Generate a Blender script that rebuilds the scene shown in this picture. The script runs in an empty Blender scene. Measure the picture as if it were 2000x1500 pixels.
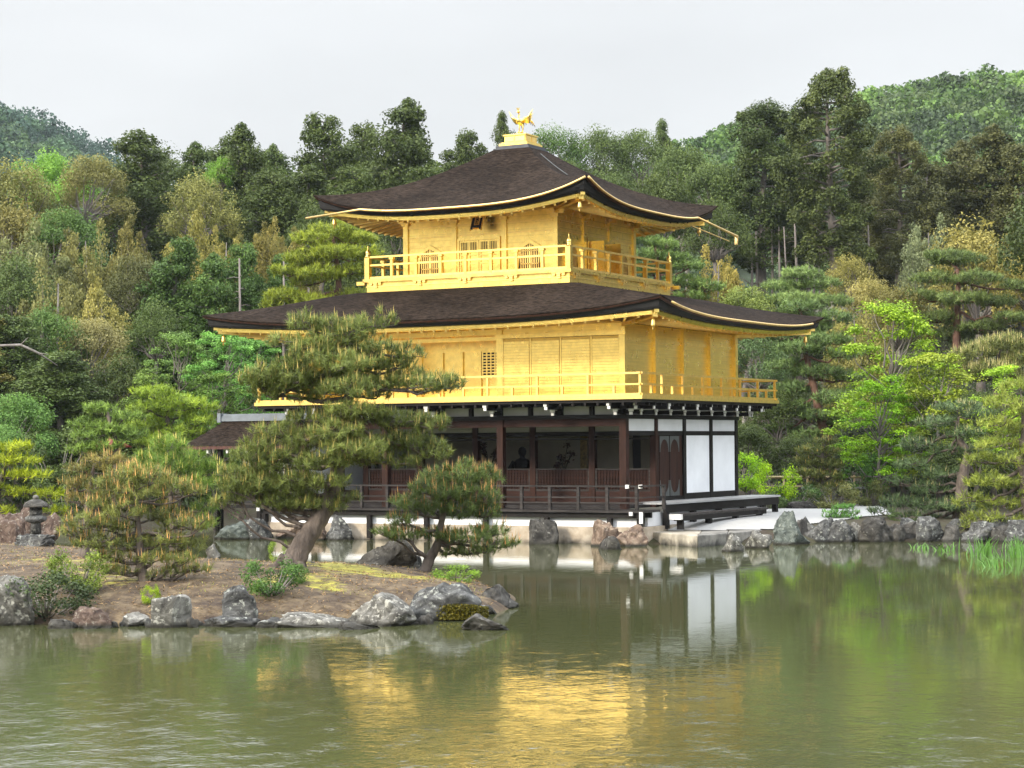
import bpy, bmesh, math, random
import numpy as np
from mathutils import Vector, Matrix
C = bpy.context.scene.collection
R = math.radians
rng = np.random.default_rng(7)

# ------------------------------------------------------------------ camera
CAMP = np.array([27.208, -56.0144, 3.0]); YAW, PIT, FPX, ROLL = -0.5062, 0.0289, 4029.6, -0.0077
def ray(px, py):
    a, b = px - 1000, py - 750
    cr, sr = math.cos(ROLL), math.sin(ROLL)
    r = (a * cr + b * sr) / FPX; U = (a * sr - b * cr) / FPX
    sp, cp = math.sin(PIT), math.cos(PIT)
    fw = cp - U * sp; u = sp + U * cp
    s, c = math.sin(YAW), math.cos(YAW)
    return np.array([r * c + fw * s, -r * s + fw * c, u])
def at(px, py, D):                       # world point D metres (on the map) from the viewpoint
    d = ray(px, py); return CAMP + d * D / math.hypot(d[0], d[1])
def gp(px, py, z=0.0):                   # where the line of sight meets the level z
    d = ray(px, py); return CAMP + d * (z - CAMP[2]) / d[2]
M_PX = 1 / FPX
cd = bpy.data.cameras.new('camera'); cam = bpy.data.objects.new('camera', cd); C.objects.link(cam)
cd.sensor_width = 36; cd.lens = 36 * FPX / 2000; cd.clip_start = 0.5; cd.clip_end = 5000
f0 = ray(1000, 750); f0 /= np.linalg.norm(f0)
rt = ray(1100, 750) - ray(900, 750); rt /= np.linalg.norm(rt); upv = np.cross(rt, f0)
m = Matrix.Identity(4)
for i in range(3):
    m[i][0], m[i][1], m[i][2], m[i][3] = rt[i], upv[i], -f0[i], CAMP[i]
cam.matrix_world = m
bpy.context.scene.camera = cam

# ------------------------------------------------------------------ light
SUN_EL, SUN_AZ = R(28), math.atan2(-0.42, -0.91)       # azimuth measured from +Y towards +X
sd = np.array([math.sin(SUN_AZ) * math.cos(SUN_EL), math.cos(SUN_AZ) * math.cos(SUN_EL), math.sin(SUN_EL)])
sl = bpy.data.lights.new('sun', 'SUN'); sl.energy = 3.0; sl.angle = R(11); sl.color = (1.0, 0.91, 0.77)
so = bpy.data.objects.new('sun', sl); C.objects.link(so)
so.rotation_euler = Vector(sd).to_track_quat('Z', 'Y').to_euler()
W = bpy.data.worlds.new('World'); bpy.context.scene.world = W; W.use_nodes = True
nt = W.node_tree; N = nt.nodes; L = nt.links
for n in list(N): N.remove(n)
out = N.new('ShaderNodeOutputWorld'); bg = N.new('ShaderNodeBackground'); bg.inputs[1].default_value = 0.1
sky = N.new('ShaderNodeTexSky'); sky.sky_type = 'NISHITA'; sky.sun_disc = False
sky.sun_elevation = SUN_EL; sky.sun_rotation = SUN_AZ; sky.air_density = 1.0; sky.dust_density = 2.0
tc = N.new('ShaderNodeTexCoord'); sx = N.new('ShaderNodeSeparateXYZ'); L.new(tc.outputs['Generated'], sx.inputs[0])
ram = N.new('ShaderNodeValToRGB'); L.new(sx.outputs['Z'], ram.inputs[0])      # overcast: the cloud deck is brighter overhead
e = ram.color_ramp.elements
e[0].position = 0.0; e[0].color = (0.66, 0.665, 0.665, 1); e[1].position = 0.9; e[1].color = (2.7, 2.8, 2.95, 1)
x = ram.color_ramp.elements.new(0.24); x.color = (0.655, 0.665, 0.67, 1)
x = ram.color_ramp.elements.new(0.42); x.color = (1.9, 1.97, 2.08, 1)
no = N.new('ShaderNodeTexNoise'); no.inputs['Scale'].default_value = 2.6; no.inputs['Detail'].default_value = 4
mp = N.new('ShaderNodeMapping'); mp.inputs['Scale'].default_value = (1, 1, 3.2)
L.new(tc.outputs['Generated'], mp.inputs[0]); L.new(mp.outputs[0], no.inputs['Vector'])
mr = N.new('ShaderNodeMapRange'); mr.inputs[3].default_value = 8.9; mr.inputs[4].default_value = 10.8
mr.inputs[1].default_value = 0.3; mr.inputs[2].default_value = 0.7
L.new(no.outputs[0], mr.inputs[0])
vm = N.new('ShaderNodeVectorMath'); vm.operation = 'SCALE'; L.new(ram.outputs[0], vm.inputs[0]); L.new(mr.outputs[0], vm.inputs['Scale'])
mx = N.new('ShaderNodeMix'); mx.data_type = 'RGBA'; mx.inputs[0].default_value = 0.9
L.new(sky.outputs[0], mx.inputs[6]); L.new(vm.outputs[0], mx.inputs[7])
L.new(mx.outputs[2], bg.inputs[0]); L.new(bg.outputs[0], out.inputs[0])
vs = bpy.context.scene.view_settings; vs.view_transform = 'Standard'; vs.look = 'None'; vs.exposure = 0.5; vs.gamma = 1
cy = bpy.context.scene.cycles
cy.max_bounces = 6; cy.diffuse_bounces = 3; cy.glossy_bounces = 4; cy.transmission_bounces = 4; cy.transparent_max_bounces = 8
cy.volume_bounces = 0; cy.use_denoising = True; cy.sample_clamp_indirect = 6; cy.caustics_reflective = False; cy.caustics_refractive = False

# ------------------------------------------------------------------ helpers
def tag(o, label, cat, group=None, kind=None):
    if label: o['label'] = label
    if cat: o['category'] = cat
    if group: o['group'] = group
    if kind: o['kind'] = kind
    return o
def empty(name, loc=(0, 0, 0), rz=0, label=None, cat=None, group=None):
    o = bpy.data.objects.new(name, None); C.objects.link(o); o.location = [float(v) for v in loc]; o.rotation_euler = (0, 0, rz)
    o.empty_display_size = 0.3
    return tag(o, label, cat, group)
def mesh_np(name, V, F, smooth=False, tint=None):          # F: (n,k) array with one k
    V = np.ascontiguousarray(V, dtype=np.float32); F = np.ascontiguousarray(F, dtype=np.int32)
    me = bpy.data.meshes.new(name); k = F.shape[1]
    me.vertices.add(len(V)); me.vertices.foreach_set('co', V.ravel())
    me.loops.add(F.size); me.loops.foreach_set('vertex_index', F.ravel())
    me.polygons.add(len(F)); me.polygons.foreach_set('loop_start', np.arange(0, F.size, k, dtype=np.int32))
    me.polygons.foreach_set('loop_total', np.full(len(F), k, dtype=np.int32))
    if smooth: me.polygons.foreach_set('use_smooth', np.ones(len(F), dtype=bool))
    if tint is not None:
        a = me.attributes.new('tint', 'FLOAT', 'FACE'); a.data.foreach_set('value', np.ascontiguousarray(tint, dtype=np.float32))
    me.update(calc_edges=True); return me
def link(name, me, mat=None, parent=None, loc=None):
    o = bpy.data.objects.new(name, me); C.objects.link(o)
    if mat is not None and not me.materials: me.materials.append(mat)
    if parent is not None: o.parent = parent
    if loc is not None: o.location = [float(v) for v in loc]
    return o
class MB:                                                   # collects shapes, builds ONE mesh object
    def __init__(s): s.v = []; s.f = []; s.sm = []
    def add(s, vs, fs, smooth=False):
        b = len(s.v); s.v += [tuple(float(c) for c in p) for p in vs]
        s.f += [tuple(b + i for i in f) for f in fs]; s.sm += [smooth] * len(fs); return s
    def box(s, x0, x1, y0, y1, z0, z1):
        return s.add([(x0, y0, z0), (x1, y0, z0), (x1, y1, z0), (x0, y1, z0), (x0, y0, z1), (x1, y0, z1), (x1, y1, z1), (x0, y1, z1)],
                     [(0, 3, 2, 1), (4, 5, 6, 7), (0, 1, 5, 4), (1, 2, 6, 5), (2, 3, 7, 6), (3, 0, 4, 7)])
    def bar(s, p, q, w, h, up=(0, 0, 1)):
        p, q = np.array(p, float), np.array(q, float); d = q - p; d /= np.linalg.norm(d)
        a = np.cross(d, up); a /= np.linalg.norm(a); b = np.cross(a, d); a *= w / 2; b *= h / 2
        return s.add([p - a - b, p + a - b, p + a + b, p - a + b, q - a - b, q + a - b, q + a + b, q - a + b],
                     [(0, 3, 2, 1), (4, 5, 6, 7), (0, 1, 5, 4), (1, 2, 6, 5), (2, 3, 7, 6), (3, 0, 4, 7)])
    def tube(s, path, rad, n=8, cap=True):
        P = np.array(path, float); rad = np.broadcast_to(np.array(rad, float), (len(P),))
        T = np.gradient(P, axis=0); T /= np.linalg.norm(T, axis=1)[:, None] + 1e-9
        ref = np.array([0, 0, 1.0]) if abs(T[:, 2]).mean() < 0.8 else np.array([1.0, 0.2, 0])
        vs = []
        for p, t, r in zip(P, T, rad):
            a = np.cross(t, ref); a /= np.linalg.norm(a) + 1e-9; b = np.cross(t, a)
            for k in range(n):
                th = 2 * math.pi * k / n; vs.append(p + r * (math.cos(th) * a + math.sin(th) * b))
        fs = [(i * n + k, i * n + (k + 1) % n, (i + 1) * n + (k + 1) % n, (i + 1) * n + k) for i in range(len(P) - 1) for k in range(n)]
        if cap: fs += [tuple(range(n - 1, -1, -1)), tuple((len(P) - 1) * n + k for k in range(n))]
        return s.add(vs, fs, True)
    def lathe(s, prof, c=(0, 0, 0), n=16):
        vs = [(c[0] + r * math.cos(2 * math.pi * k / n), c[1] + r * math.sin(2 * math.pi * k / n), c[2] + z) for r, z in prof for k in range(n)]
        fs = [(i * n + k, i * n + (k + 1) % n, (i + 1) * n + (k + 1) % n, (i + 1) * n + k) for i in range(len(prof) - 1) for k in range(n)]
        fs += [tuple(range(n - 1, -1, -1)), tuple((len(prof) - 1) * n + k for k in range(n))]
        return s.add(vs, fs, True)
    def grid(s, P, smooth=True):                            # P[i][j] points
        ni, nj = len(P), len(P[0])
        return s.add([p for r in P for p in r], [(i * nj + j, i * nj + j + 1, (i + 1) * nj + j + 1, (i + 1) * nj + j) for i in range(ni - 1) for j in range(nj - 1)], smooth)
    def prism(s, poly, a0, a1, axis=2):                     # poly in the two other axes
        n = len(poly)
        def pt(p, a):
            q = list(p); q.insert(axis, a); return tuple(q)
        vs = [pt(p, a0) for p in poly] + [pt(p, a1) for p in poly]
        return s.add(vs, [tuple(range(n - 1, -1, -1)), tuple(range(n, 2 * n))] + [(k, (k + 1) % n, n + (k + 1) % n, n + k) for k in range(n)])
    def build(s, name, mat, parent=None, loc=None):
        me = bpy.data.meshes.new(name); me.from_pydata(s.v, [], s.f)
        me.polygons.foreach_set('use_smooth', s.sm); me.update()
        bm = bmesh.new(); bm.from_mesh(me); bmesh.ops.recalc_face_normals(bm, faces=bm.faces); bm.to_mesh(me); bm.free()
        return link(name, me, mat, parent, loc)
def fib(n):                                                 # evenly spread directions
    i = np.arange(n) + 0.5; ph = np.arccos(1 - 2 * i / n); th = math.pi * (1 + 5 ** 0.5) * i
    return np.stack([np.cos(th) * np.sin(ph), np.sin(th) * np.sin(ph), np.cos(ph)], 1)
def unit(v): return v / (np.linalg.norm(v, axis=-1, keepdims=True) + 1e-9)

# ------------------------------------------------------------------ materials
MATS = {}
def pmat(name, col, rough=0.6, metal=0.0, var=0.25, scale=3.0, bump=0.0, bscale=None, stretch=(1, 1, 1), col2=None, spec=0.5, detail=5, dist=0.02, ramp=(0.35, 0.65)):
    m = bpy.data.materials.new(name); m.use_nodes = True; MATS[name] = m
    t = m.node_tree; n, l = t.nodes, t.links; p = n['Principled BSDF']
    p.inputs['Roughness'].default_value = rough; p.inputs['Metallic'].default_value = metal; p.inputs['Specular IOR Level'].default_value = spec
    c = n.new('ShaderNodeTexCoord'); mp = n.new('ShaderNodeMapping'); mp.inputs['Scale'].default_value = stretch; l.new(c.outputs['Object'], mp.inputs[0])
    z = n.new('ShaderNodeTexNoise'); z.inputs['Scale'].default_value = scale; z.inputs['Detail'].default_value = detail; z.inputs['Roughness'].default_value = 0.62
    l.new(mp.outputs[0], z.inputs['Vector'])
    rp = n.new('ShaderNodeValToRGB'); l.new(z.outputs[0], rp.inputs[0])
    e = rp.color_ramp.elements; e[0].position, e[1].position = ramp
    c2 = col2 or tuple(v * (1 + var) for v in col); c1 = col if col2 else tuple(v * (1 - var) for v in col)
    e[0].color = (*c1, 1); e[1].color = (*c2, 1)
    l.new(rp.outputs[0], p.inputs['Base Color'])
    if bump:
        z2 = n.new('ShaderNodeTexNoise'); z2.inputs['Scale'].default_value = bscale or scale * 4; z2.inputs['Detail'].default_value = 6
        l.new(mp.outputs[0], z2.inputs['Vector'])
        b = n.new('ShaderNodeBump'); b.inputs['Strength'].default_value = bump; b.inputs['Distance'].default_value = dist
        l.new(z2.outputs[0], b.inputs['Height']); l.new(b.outputs[0], p.inputs['Normal'])
    return m
GOLD = pmat('gold_leaf', (0.95, 0.69, 0.195), 0.29, 0.97, 0.10, 5, 0.10, 40)
GOLDB = pmat('gold_board', (0.95, 0.69, 0.195), 0.29, 0.97, 0.10, 2.2, 0.12, 14, stretch=(0.25, 0.25, 9), detail=6)
GOLDP = pmat('gold_plain', (0.92, 0.65, 0.20), 0.36, 0.9, 0.10, 7, 0.10, 30)
COPPER = pmat('gutter_copper', (0.78, 0.55, 0.22), 0.45, 0.8, 0.12, 9)
WOOD = pmat('brown_timber', (0.030, 0.0105, 0.006), 0.6, 0, 0.4, 2.5, 0.2, 30, stretch=(3, 3, 0.4), spec=.2)
WOODH = pmat('brown_board', (0.028, 0.009, 0.005), 0.6, 0, 0.4, 2.5, 0.2, 30, stretch=(0.4, 3, 3), spec=.2)
DARK = pmat('dark_timber', (0.011, 0.009, 0.008), 0.6, 0, 0.4, 3, 0.15, 30, spec=.2)
GREYW = pmat('weathered_timber', (0.034, 0.029, 0.027), 0.65, 0, 0.55, 4, 0.3, 30, stretch=(0.3, 3, 3), spec=.25)
DECK = pmat('silver_deck', (0.33, 0.33, 0.33), 0.5, 0, 0.2, 3, 0.2, 20, stretch=(3, 0.3, 3))
WHITE = pmat('white_plaster', (0.84, 0.86, 0.89), 0.6, 0, 0.045, 1.1, 0.05, 30)
GREYP = pmat('grey_shaded_plaster', (0.55, 0.55, 0.55), 0.7, 0, 0.06, 2)  # grey inner band; on the white outer frieze the grey is painted shade
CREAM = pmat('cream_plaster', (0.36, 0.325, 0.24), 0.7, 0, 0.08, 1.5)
TIPW = pmat('white_paint', (0.75, 0.74, 0.71), 0.5, 0, 0.08, 8)
IRON = pmat('dark_iron', (0.10, 0.11, 0.11), 0.5, 0.4, 0.2, 8)
GOLDG = pmat('gold_groove', (0.66, 0.43, 0.10), 0.4, 0.85, 0.1, 6)
SHAKE = pmat('bark_shingle', (0.006, 0.0042, 0.0032), 0.85, 0, 0.4, 9.0, 1.0, 12, stretch=(.6, .6, 5), col2=(0.056, 0.040, 0.030), detail=12, dist=0.06, ramp=(0.36, 0.70), spec=0.03)
EAVE = pmat('eave_red_edge', (0.085, 0.03, 0.02), 0.7, 0, 0.4, 6, 0.3, 30)
EAVEB = pmat('eave_black', (0.009, 0.008, 0.008), 0.8, 0, 0.3, 6, 0.3, 30)
STONE = pmat('pale_stone', (0.36, 0.29, 0.21), 0.8, 0, 0.3, 3, 0.6, 12, col2=(0.50, 0.43, 0.34))
GRANITE = pmat('grey_stone', (0.11, 0.105, 0.095), 0.8, 0, 0.3, 2.2, 0.5, 18, col2=(0.30, 0.285, 0.255))
SAND = pmat('white_sand', (0.42, 0.415, 0.40), 0.85, 0, 0.05, 5, 0.4, 60)
BARK = pmat('pine_bark', (0.055, 0.042, 0.034), 0.85, 0, 0.4, 6, 1.0, 11, stretch=(1, 1, 0.45), col2=(0.17, 0.135, 0.11), dist=0.05)
REDBARK = pmat('red_pine_bark', (0.10, 0.05, 0.035), 0.85, 0, 0.4, 3, 0.6, 12, col2=(0.17, 0.09, 0.06))
GREYBARK = pmat('grey_bark', (0.13, 0.11, 0.095), 0.85, 0, 0.3, 2, 0.5, 9, col2=(0.26, 0.23, 0.21), stretch=(1, 1, 0.3))
CANDLE = pmat('pine_candle', (0.50, 0.33, 0.15), 0.7, 0, 0.25, 3, col2=(0.42, 0.40, 0.15))
REED = pmat('iris_leaf', (0.09, 0.21, 0.03), 0.5, 0, 0.3, 2)
BAMBOO = pmat('bamboo_rail', (0.50, 0.38, 0.20), 0.6, 0, 0.2, 3)

def weather(m, lo, hi, scale, rough=None, cells=0.0, damp=False):     # broad patches of wear; squares of gold leaf; damp foot
    t = m.node_tree; n, l = t.nodes, t.links; p = n['Principled BSDF']; src = p.inputs['Base Color'].links[0].from_socket
    c = n.new('ShaderNodeTexCoord'); a = n.new('ShaderNodeTexNoise'); a.inputs['Scale'].default_value = scale; a.inputs['Detail'].default_value = 5; a.inputs['Distortion'].default_value = .6; l.new(c.outputs['Object'], a.inputs['Vector'])
    r = n.new('ShaderNodeMapRange'); r.inputs[1].default_value = .35; r.inputs[2].default_value = .65; r.inputs[3].default_value = lo; r.inputs[4].default_value = hi; l.new(a.outputs[0], r.inputs[0]); f = r.outputs[0]
    if cells:
        v = n.new('ShaderNodeTexVoronoi'); v.inputs['Scale'].default_value = cells; v.inputs['Randomness'].default_value = .12; v.distance = 'CHEBYCHEV'; l.new(c.outputs['Object'], v.inputs['Vector'])
        s = n.new('ShaderNodeSeparateColor'); l.new(v.outputs['Color'], s.inputs[0]); r2 = n.new('ShaderNodeMapRange'); r2.inputs[3].default_value = .97; r2.inputs[4].default_value = 1.02; l.new(s.outputs[0], r2.inputs[0])
        k = n.new('ShaderNodeMath'); k.operation = 'MULTIPLY'; l.new(f, k.inputs[0]); l.new(r2.outputs[0], k.inputs[1]); f = k.outputs[0]
        r3 = n.new('ShaderNodeMapRange'); r3.inputs[3].default_value = rough[0]; r3.inputs[4].default_value = rough[1]; l.new(s.outputs[1], r3.inputs[0]); l.new(r3.outputs[0], p.inputs['Roughness'])
    if damp:
        g = n.new('ShaderNodeNewGeometry'); z = n.new('ShaderNodeSeparateXYZ'); l.new(g.outputs['Position'], z.inputs[0]); q = n.new('ShaderNodeMath'); q.operation = 'MULTIPLY_ADD'; q.inputs[1].default_value = .5; l.new(a.outputs[0], q.inputs[0]); l.new(z.outputs['Z'], q.inputs[2])
        w = n.new('ShaderNodeMapRange'); w.inputs[1].default_value = .22; w.inputs[2].default_value = .42; w.inputs[3].default_value = .16; w.inputs[4].default_value = 1; l.new(q.outputs[0], w.inputs[0]); k = n.new('ShaderNodeMath'); k.operation = 'MULTIPLY'; l.new(f, k.inputs[0]); l.new(w.outputs[0], k.inputs[1]); f = k.outputs[0]
    m2 = n.new('ShaderNodeVectorMath'); m2.operation = 'SCALE'; l.new(src, m2.inputs[0]); l.new(f, m2.inputs['Scale']); l.new(m2.outputs[0], p.inputs['Base Color']); return m
weather(GOLD, .95, 1.03, .9, (.27, .32), 8.5); weather(GOLDB, .94, 1.03, .9, (.27, .32), 8.5); weather(SHAKE, .70, 1.25, .55); weather(STONE, .70, 1.08, 1.6, damp=True); weather(GRANITE, .75, 1.1, 1.6, damp=True); weather(WHITE, .93, 1.02, .8)

def leafmat(name, sat=1.1, trans=0.25):                     # colour comes from each crown's object colour, varied leaf by leaf
    m = bpy.data.materials.new(name); m.use_nodes = True; t = m.node_tree; n, l = t.nodes, t.links
    for q in list(n): n.remove(q)
    o = n.new('ShaderNodeOutputMaterial'); oi = n.new('ShaderNodeObjectInfo'); a = n.new('ShaderNodeAttribute'); a.attribute_name = 'tint'
    h = n.new('ShaderNodeHueSaturation'); h.inputs['Saturation'].default_value = sat
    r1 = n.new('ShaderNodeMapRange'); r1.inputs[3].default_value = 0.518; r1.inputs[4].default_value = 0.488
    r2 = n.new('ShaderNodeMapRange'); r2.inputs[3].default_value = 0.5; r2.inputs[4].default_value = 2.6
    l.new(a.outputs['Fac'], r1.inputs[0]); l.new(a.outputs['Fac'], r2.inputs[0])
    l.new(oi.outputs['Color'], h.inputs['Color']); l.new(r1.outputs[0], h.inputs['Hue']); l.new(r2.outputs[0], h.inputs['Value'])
    p = n.new('ShaderNodeBsdfPrincipled'); p.inputs['Roughness'].default_value = 0.55; p.inputs['Specular IOR Level'].default_value = 0.25
    tr = n.new('ShaderNodeBsdfTranslucent'); mxs = n.new('ShaderNodeMixShader'); mxs.inputs[0].default_value = trans
    l.new(h.outputs[0], p.inputs['Base Color']); l.new(h.outputs[0], tr.inputs[0])
    l.new(p.outputs[0], mxs.inputs[1]); l.new(tr.outputs[0], mxs.inputs[2]); l.new(mxs.outputs[0], o.inputs[0])
    return m
LEAF = leafmat('leaf')

def rockmat(name, dark, mid, light, lichen, amt=0.56, moss=None):
    m = bpy.data.materials.new(name); m.use_nodes = True; t = m.node_tree; n, l = t.nodes, t.links; p = n['Principled BSDF']
    p.inputs['Roughness'].default_value = 0.85; p.inputs['Specular IOR Level'].default_value = 0.3
    c = n.new('ShaderNodeTexCoord'); oi = n.new('ShaderNodeObjectInfo')
    ad = n.new('ShaderNodeVectorMath'); ad.operation = 'ADD'; l.new(c.outputs['Object'], ad.inputs[0])
    sc = n.new('ShaderNodeMath'); sc.operation = 'MULTIPLY'; sc.inputs[1].default_value = 40; l.new(oi.outputs['Random'], sc.inputs[0]); l.new(sc.outputs[0], ad.inputs[1])
    a = n.new('ShaderNodeTexNoise'); a.inputs['Scale'].default_value = 3.0; a.inputs['Detail'].default_value = 10; a.inputs['Roughness'].default_value = 0.68; a.inputs['Distortion'].default_value = 1.2
    l.new(ad.outputs[0], a.inputs['Vector'])
    rp = n.new('ShaderNodeValToRGB'); e = rp.color_ramp.elements; e[0].position = 0.36; e[0].color = (*dark, 1); e[1].position = 0.66; e[1].color = (*light, 1)
    q = rp.color_ramp.elements.new(0.5); q.color = (*mid, 1); l.new(a.outputs[0], rp.inputs[0])
    b = n.new('ShaderNodeTexNoise'); b.inputs['Scale'].default_value = 9; b.inputs['Detail'].default_value = 6; b.inputs['Roughness'].default_value = 0.7; l.new(ad.outputs[0], b.inputs['Vector'])
    r2 = n.new('ShaderNodeMapRange'); r2.inputs[1].default_value = amt; r2.inputs[2].default_value = amt + 0.07; l.new(b.outputs[0], r2.inputs[0])
    mx = n.new('ShaderNodeMix'); mx.data_type = 'RGBA'; l.new(r2.outputs[0], mx.inputs[0]); l.new(rp.outputs[0], mx.inputs[6]); mx.inputs[7].default_value = (*lichen, 1)
    last = mx.outputs[2]
    g = n.new('ShaderNodeNewGeometry'); s = n.new('ShaderNodeSeparateXYZ'); l.new(g.outputs['Position'], s.inputs[0])
    w = n.new('ShaderNodeMapRange'); w.inputs[1].default_value = 0.03; w.inputs[2].default_value = 0.10; w.inputs[3].default_value = 1; w.inputs[4].default_value = 0; l.new(s.outputs['Z'], w.inputs[0])
    wm = n.new('ShaderNodeMix'); wm.data_type = 'RGBA'; l.new(w.outputs[0], wm.inputs[0]); l.new(last, wm.inputs[6]); wm.inputs[7].default_value = (0.03, 0.028, 0.022, 1); last = wm.outputs[2]   # wet line at the water
    l.new(last, p.inputs['Base Color'])
    bp = n.new('ShaderNodeBump'); bp.inputs['Strength'].default_value = 0.9; bp.inputs['Distance'].default_value = 0.09; l.new(a.outputs[0], bp.inputs['Height']); l.new(bp.outputs[0], p.inputs['Normal'])
    return m
RK = {'grey': rockmat('rock_grey', (0.025, 0.025, 0.024), (0.075, 0.075, 0.072), (0.18, 0.18, 0.172), (0.32, 0.33, 0.29)),
      'pale': rockmat('rock_pale', (0.035, 0.032, 0.028), (0.12, 0.115, 0.10), (0.26, 0.25, 0.225), (0.40, 0.39, 0.34), 0.54),
      'pink': rockmat('rock_pink', (0.06, 0.04, 0.03), (0.19, 0.135, 0.10), (0.36, 0.28, 0.21), (0.40, 0.35, 0.28), 0.6),
      'dark': rockmat('rock_dark', (0.020, 0.0185, 0.0165), (0.058, 0.054, 0.047), (0.125, 0.118, 0.105), (0.25, 0.24, 0.21), 0.60),
      'green': rockmat('rock_green', (0.03, 0.036, 0.031), (0.09, 0.105, 0.092), (0.21, 0.235, 0.205), (0.33, 0.35, 0.30), 0.6),
      'red': rockmat('rock_red', (0.035, 0.022, 0.017), (0.11, 0.075, 0.058), (0.22, 0.165, 0.13), (0.30, 0.27, 0.22), 0.57)}
MOSS = pmat('yellow_moss', (0.09, 0.085, 0.012), 0.9, 0, 0.5, 9, 0.8, 25, col2=(0.22, 0.19, 0.03))
# ------------------------------------------------------------------ the setting: water, banks, island, hills
def inpoly(P, poly):
    x, y = P[:, 0], P[:, 1]; r = np.zeros(len(P), bool); n = len(poly)
    for i in range(n):
        x1, y1 = poly[i]; x2, y2 = poly[(i + 1) % n]
        c = ((y1 > y) != (y2 > y)) & (x < (x2 - x1) * (y - y1) / (y2 - y1 + 1e-12) + x1); r ^= c
    return r
def sdist(P, poly):
    d = np.full(len(P), 1e9); n = len(poly)
    for i in range(n):
        a, b = np.array(poly[i]), np.array(poly[(i + 1) % n]); ab = b - a
        t = np.clip(((P - a) @ ab) / (ab @ ab), 0, 1); d = np.minimum(d, np.linalg.norm(P - a - t[:, None] * ab, axis=1))
    return np.where(inpoly(P, poly), d, -d)
def vnoise(P, s, seed=0):                                   # smooth value noise, -1..1
    P = P / s; i = np.floor(P).astype(int); f = P - i; f = f * f * (3 - 2 * f)
    def h(a, b):
        q = np.sin(a * 127.1 + b * 311.7 + seed * 74.7) * 43758.5453; return (q - np.floor(q)) * 2 - 1
    a, b = i[:, 0], i[:, 1]
    return (h(a, b) * (1 - f[:, 0]) + h(a + 1, b) * f[:, 0]) * (1 - f[:, 1]) + (h(a, b + 1) * (1 - f[:, 0]) + h(a + 1, b + 1) * f[:, 0]) * f[:, 1]
pd = lambda px, D: tuple(at(px, 870, D)[:2])
g2 = lambda px, py: tuple(gp(px, py)[:2])
LAND = [pd(-2600, 70), pd(-300, 72), pd(200, 74), pd(400, 76.5), pd(470, 80), pd(520, 78.5), (-13.0, 4), (-13.0, -.3), (-12.6, -.75), (1.2, -.75), (2.2, 0.0),
        (4.9, 1.4), (6.3, 3.5), (8.5, 4.0), (10.9, 4.5), (14, 4.9), pd(2400, 62), pd(5000, 58), pd(5000, 1500), pd(-2600, 1500)]
def polar(P):
    v = P - CAMP[:2]; D = np.hypot(v[:, 0], v[:, 1]); ang = np.arctan2(v[:, 0], v[:, 1]) - YAW
    return 1000 + FPX * np.tan(np.clip(ang, -1.2, 1.2)), D
def ground_z(P):
    P = np.atleast_2d(np.array(P, float))[:, :2]; px, D = polar(P); d = sdist(P, LAND)
    s = np.interp(D, [0, 80, 92, 110, 130, 160, 200, 320, 1500], [0, 0, 1.6, 4.6, 8.2, 12.5, 16, 20, 20])
    z = np.where(d > 0, 0.60 * (1 - np.exp(-np.maximum(d, 0) / 1.6)) + s, -0.7 * (1 - np.exp(np.minimum(d, 0) / 0.7)))
    return z + np.where(d > 1, 0.12 * vnoise(P, 3.1, 2) * np.clip(d - 1, 0, 4) / 4, 0) * np.where((D < 80) & (px > 1150), 0.15, 1)
ISL = [g2(-560, 1140), g2(-530, 1185), g2(-430, 1212), g2(-200, 1222), g2(100, 1219), g2(400, 1219), g2(560, 1217), g2(760, 1212), g2(900, 1204), g2(965, 1197), g2(1000, 1184), g2(985, 1165),
       g2(950, 1148), g2(830, 1133), g2(700, 1130), g2(600, 1128), g2(480, 1122), g2(380, 1108), g2(250, 1095), g2(100, 1088), g2(-300, 1090), g2(-500, 1108)]
def island_z(P):
    P = np.atleast_2d(np.array(P, float))[:, :2]; d = sdist(P, ISL); d = d + 0.22 * vnoise(P, 1.3, 5) * (np.abs(d) < 1.5)
    z = np.where(d > 0, 0.12 * (1 - np.exp(-np.maximum(d, 0) / 0.15)) + 0.62 * (1 - np.exp(-np.maximum(d, 0) / 2.6)), -0.8 * (1 - np.exp(np.minimum(d, 0) / 0.5)))
    return z + np.where(d > 0.3, 0.05 * vnoise(P, 1.7, 3) + 0.03 * vnoise(P, .5, 8), 0)
def polar_grid(pxs, Ds, zf):
    A, B = np.meshgrid(pxs, Ds); th = YAW + np.arctan((A - 1000) / FPX)
    P = np.stack([CAMP[0] + B * np.sin(th), CAMP[1] + B * np.cos(th)], -1).reshape(-1, 2)
    V = np.concatenate([P, zf(P, A.ravel(), B.ravel())[:, None]], 1); ni, nj = A.shape
    I = np.arange(ni * nj).reshape(ni, nj)
    F = np.stack([I[:-1, :-1], I[:-1, 1:], I[1:, 1:], I[1:, :-1]], -1).reshape(-1, 4)
    return V, F

# water
wm = bpy.data.materials.new('pond_water'); wm.use_nodes = True; t = wm.node_tree; n, l = t.nodes, t.links; p = n['Principled BSDF']
p.inputs['Base Color'].default_value = (0.071, 0.078, 0.032, 1); p.inputs['Roughness'].default_value = 0.035; p.inputs['IOR'].default_value = 1.95
c = n.new('ShaderNodeTexCoord')
mp = n.new('ShaderNodeMapping'); mp.inputs['Rotation'].default_value = (0, 0, -YAW); mp.inputs['Scale'].default_value = (1.0, 0.95, 1); l.new(c.outputs['Object'], mp.inputs[0])
z1 = n.new('ShaderNodeTexNoise'); z1.inputs['Scale'].default_value = 8.0; z1.inputs['Detail'].default_value = 3; z1.inputs['Roughness'].default_value = 0.55; z1.inputs['Distortion'].default_value = 0.4
z2 = n.new('ShaderNodeTexNoise'); z2.inputs['Scale'].default_value = 2.2; z2.inputs['Detail'].default_value = 2
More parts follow.
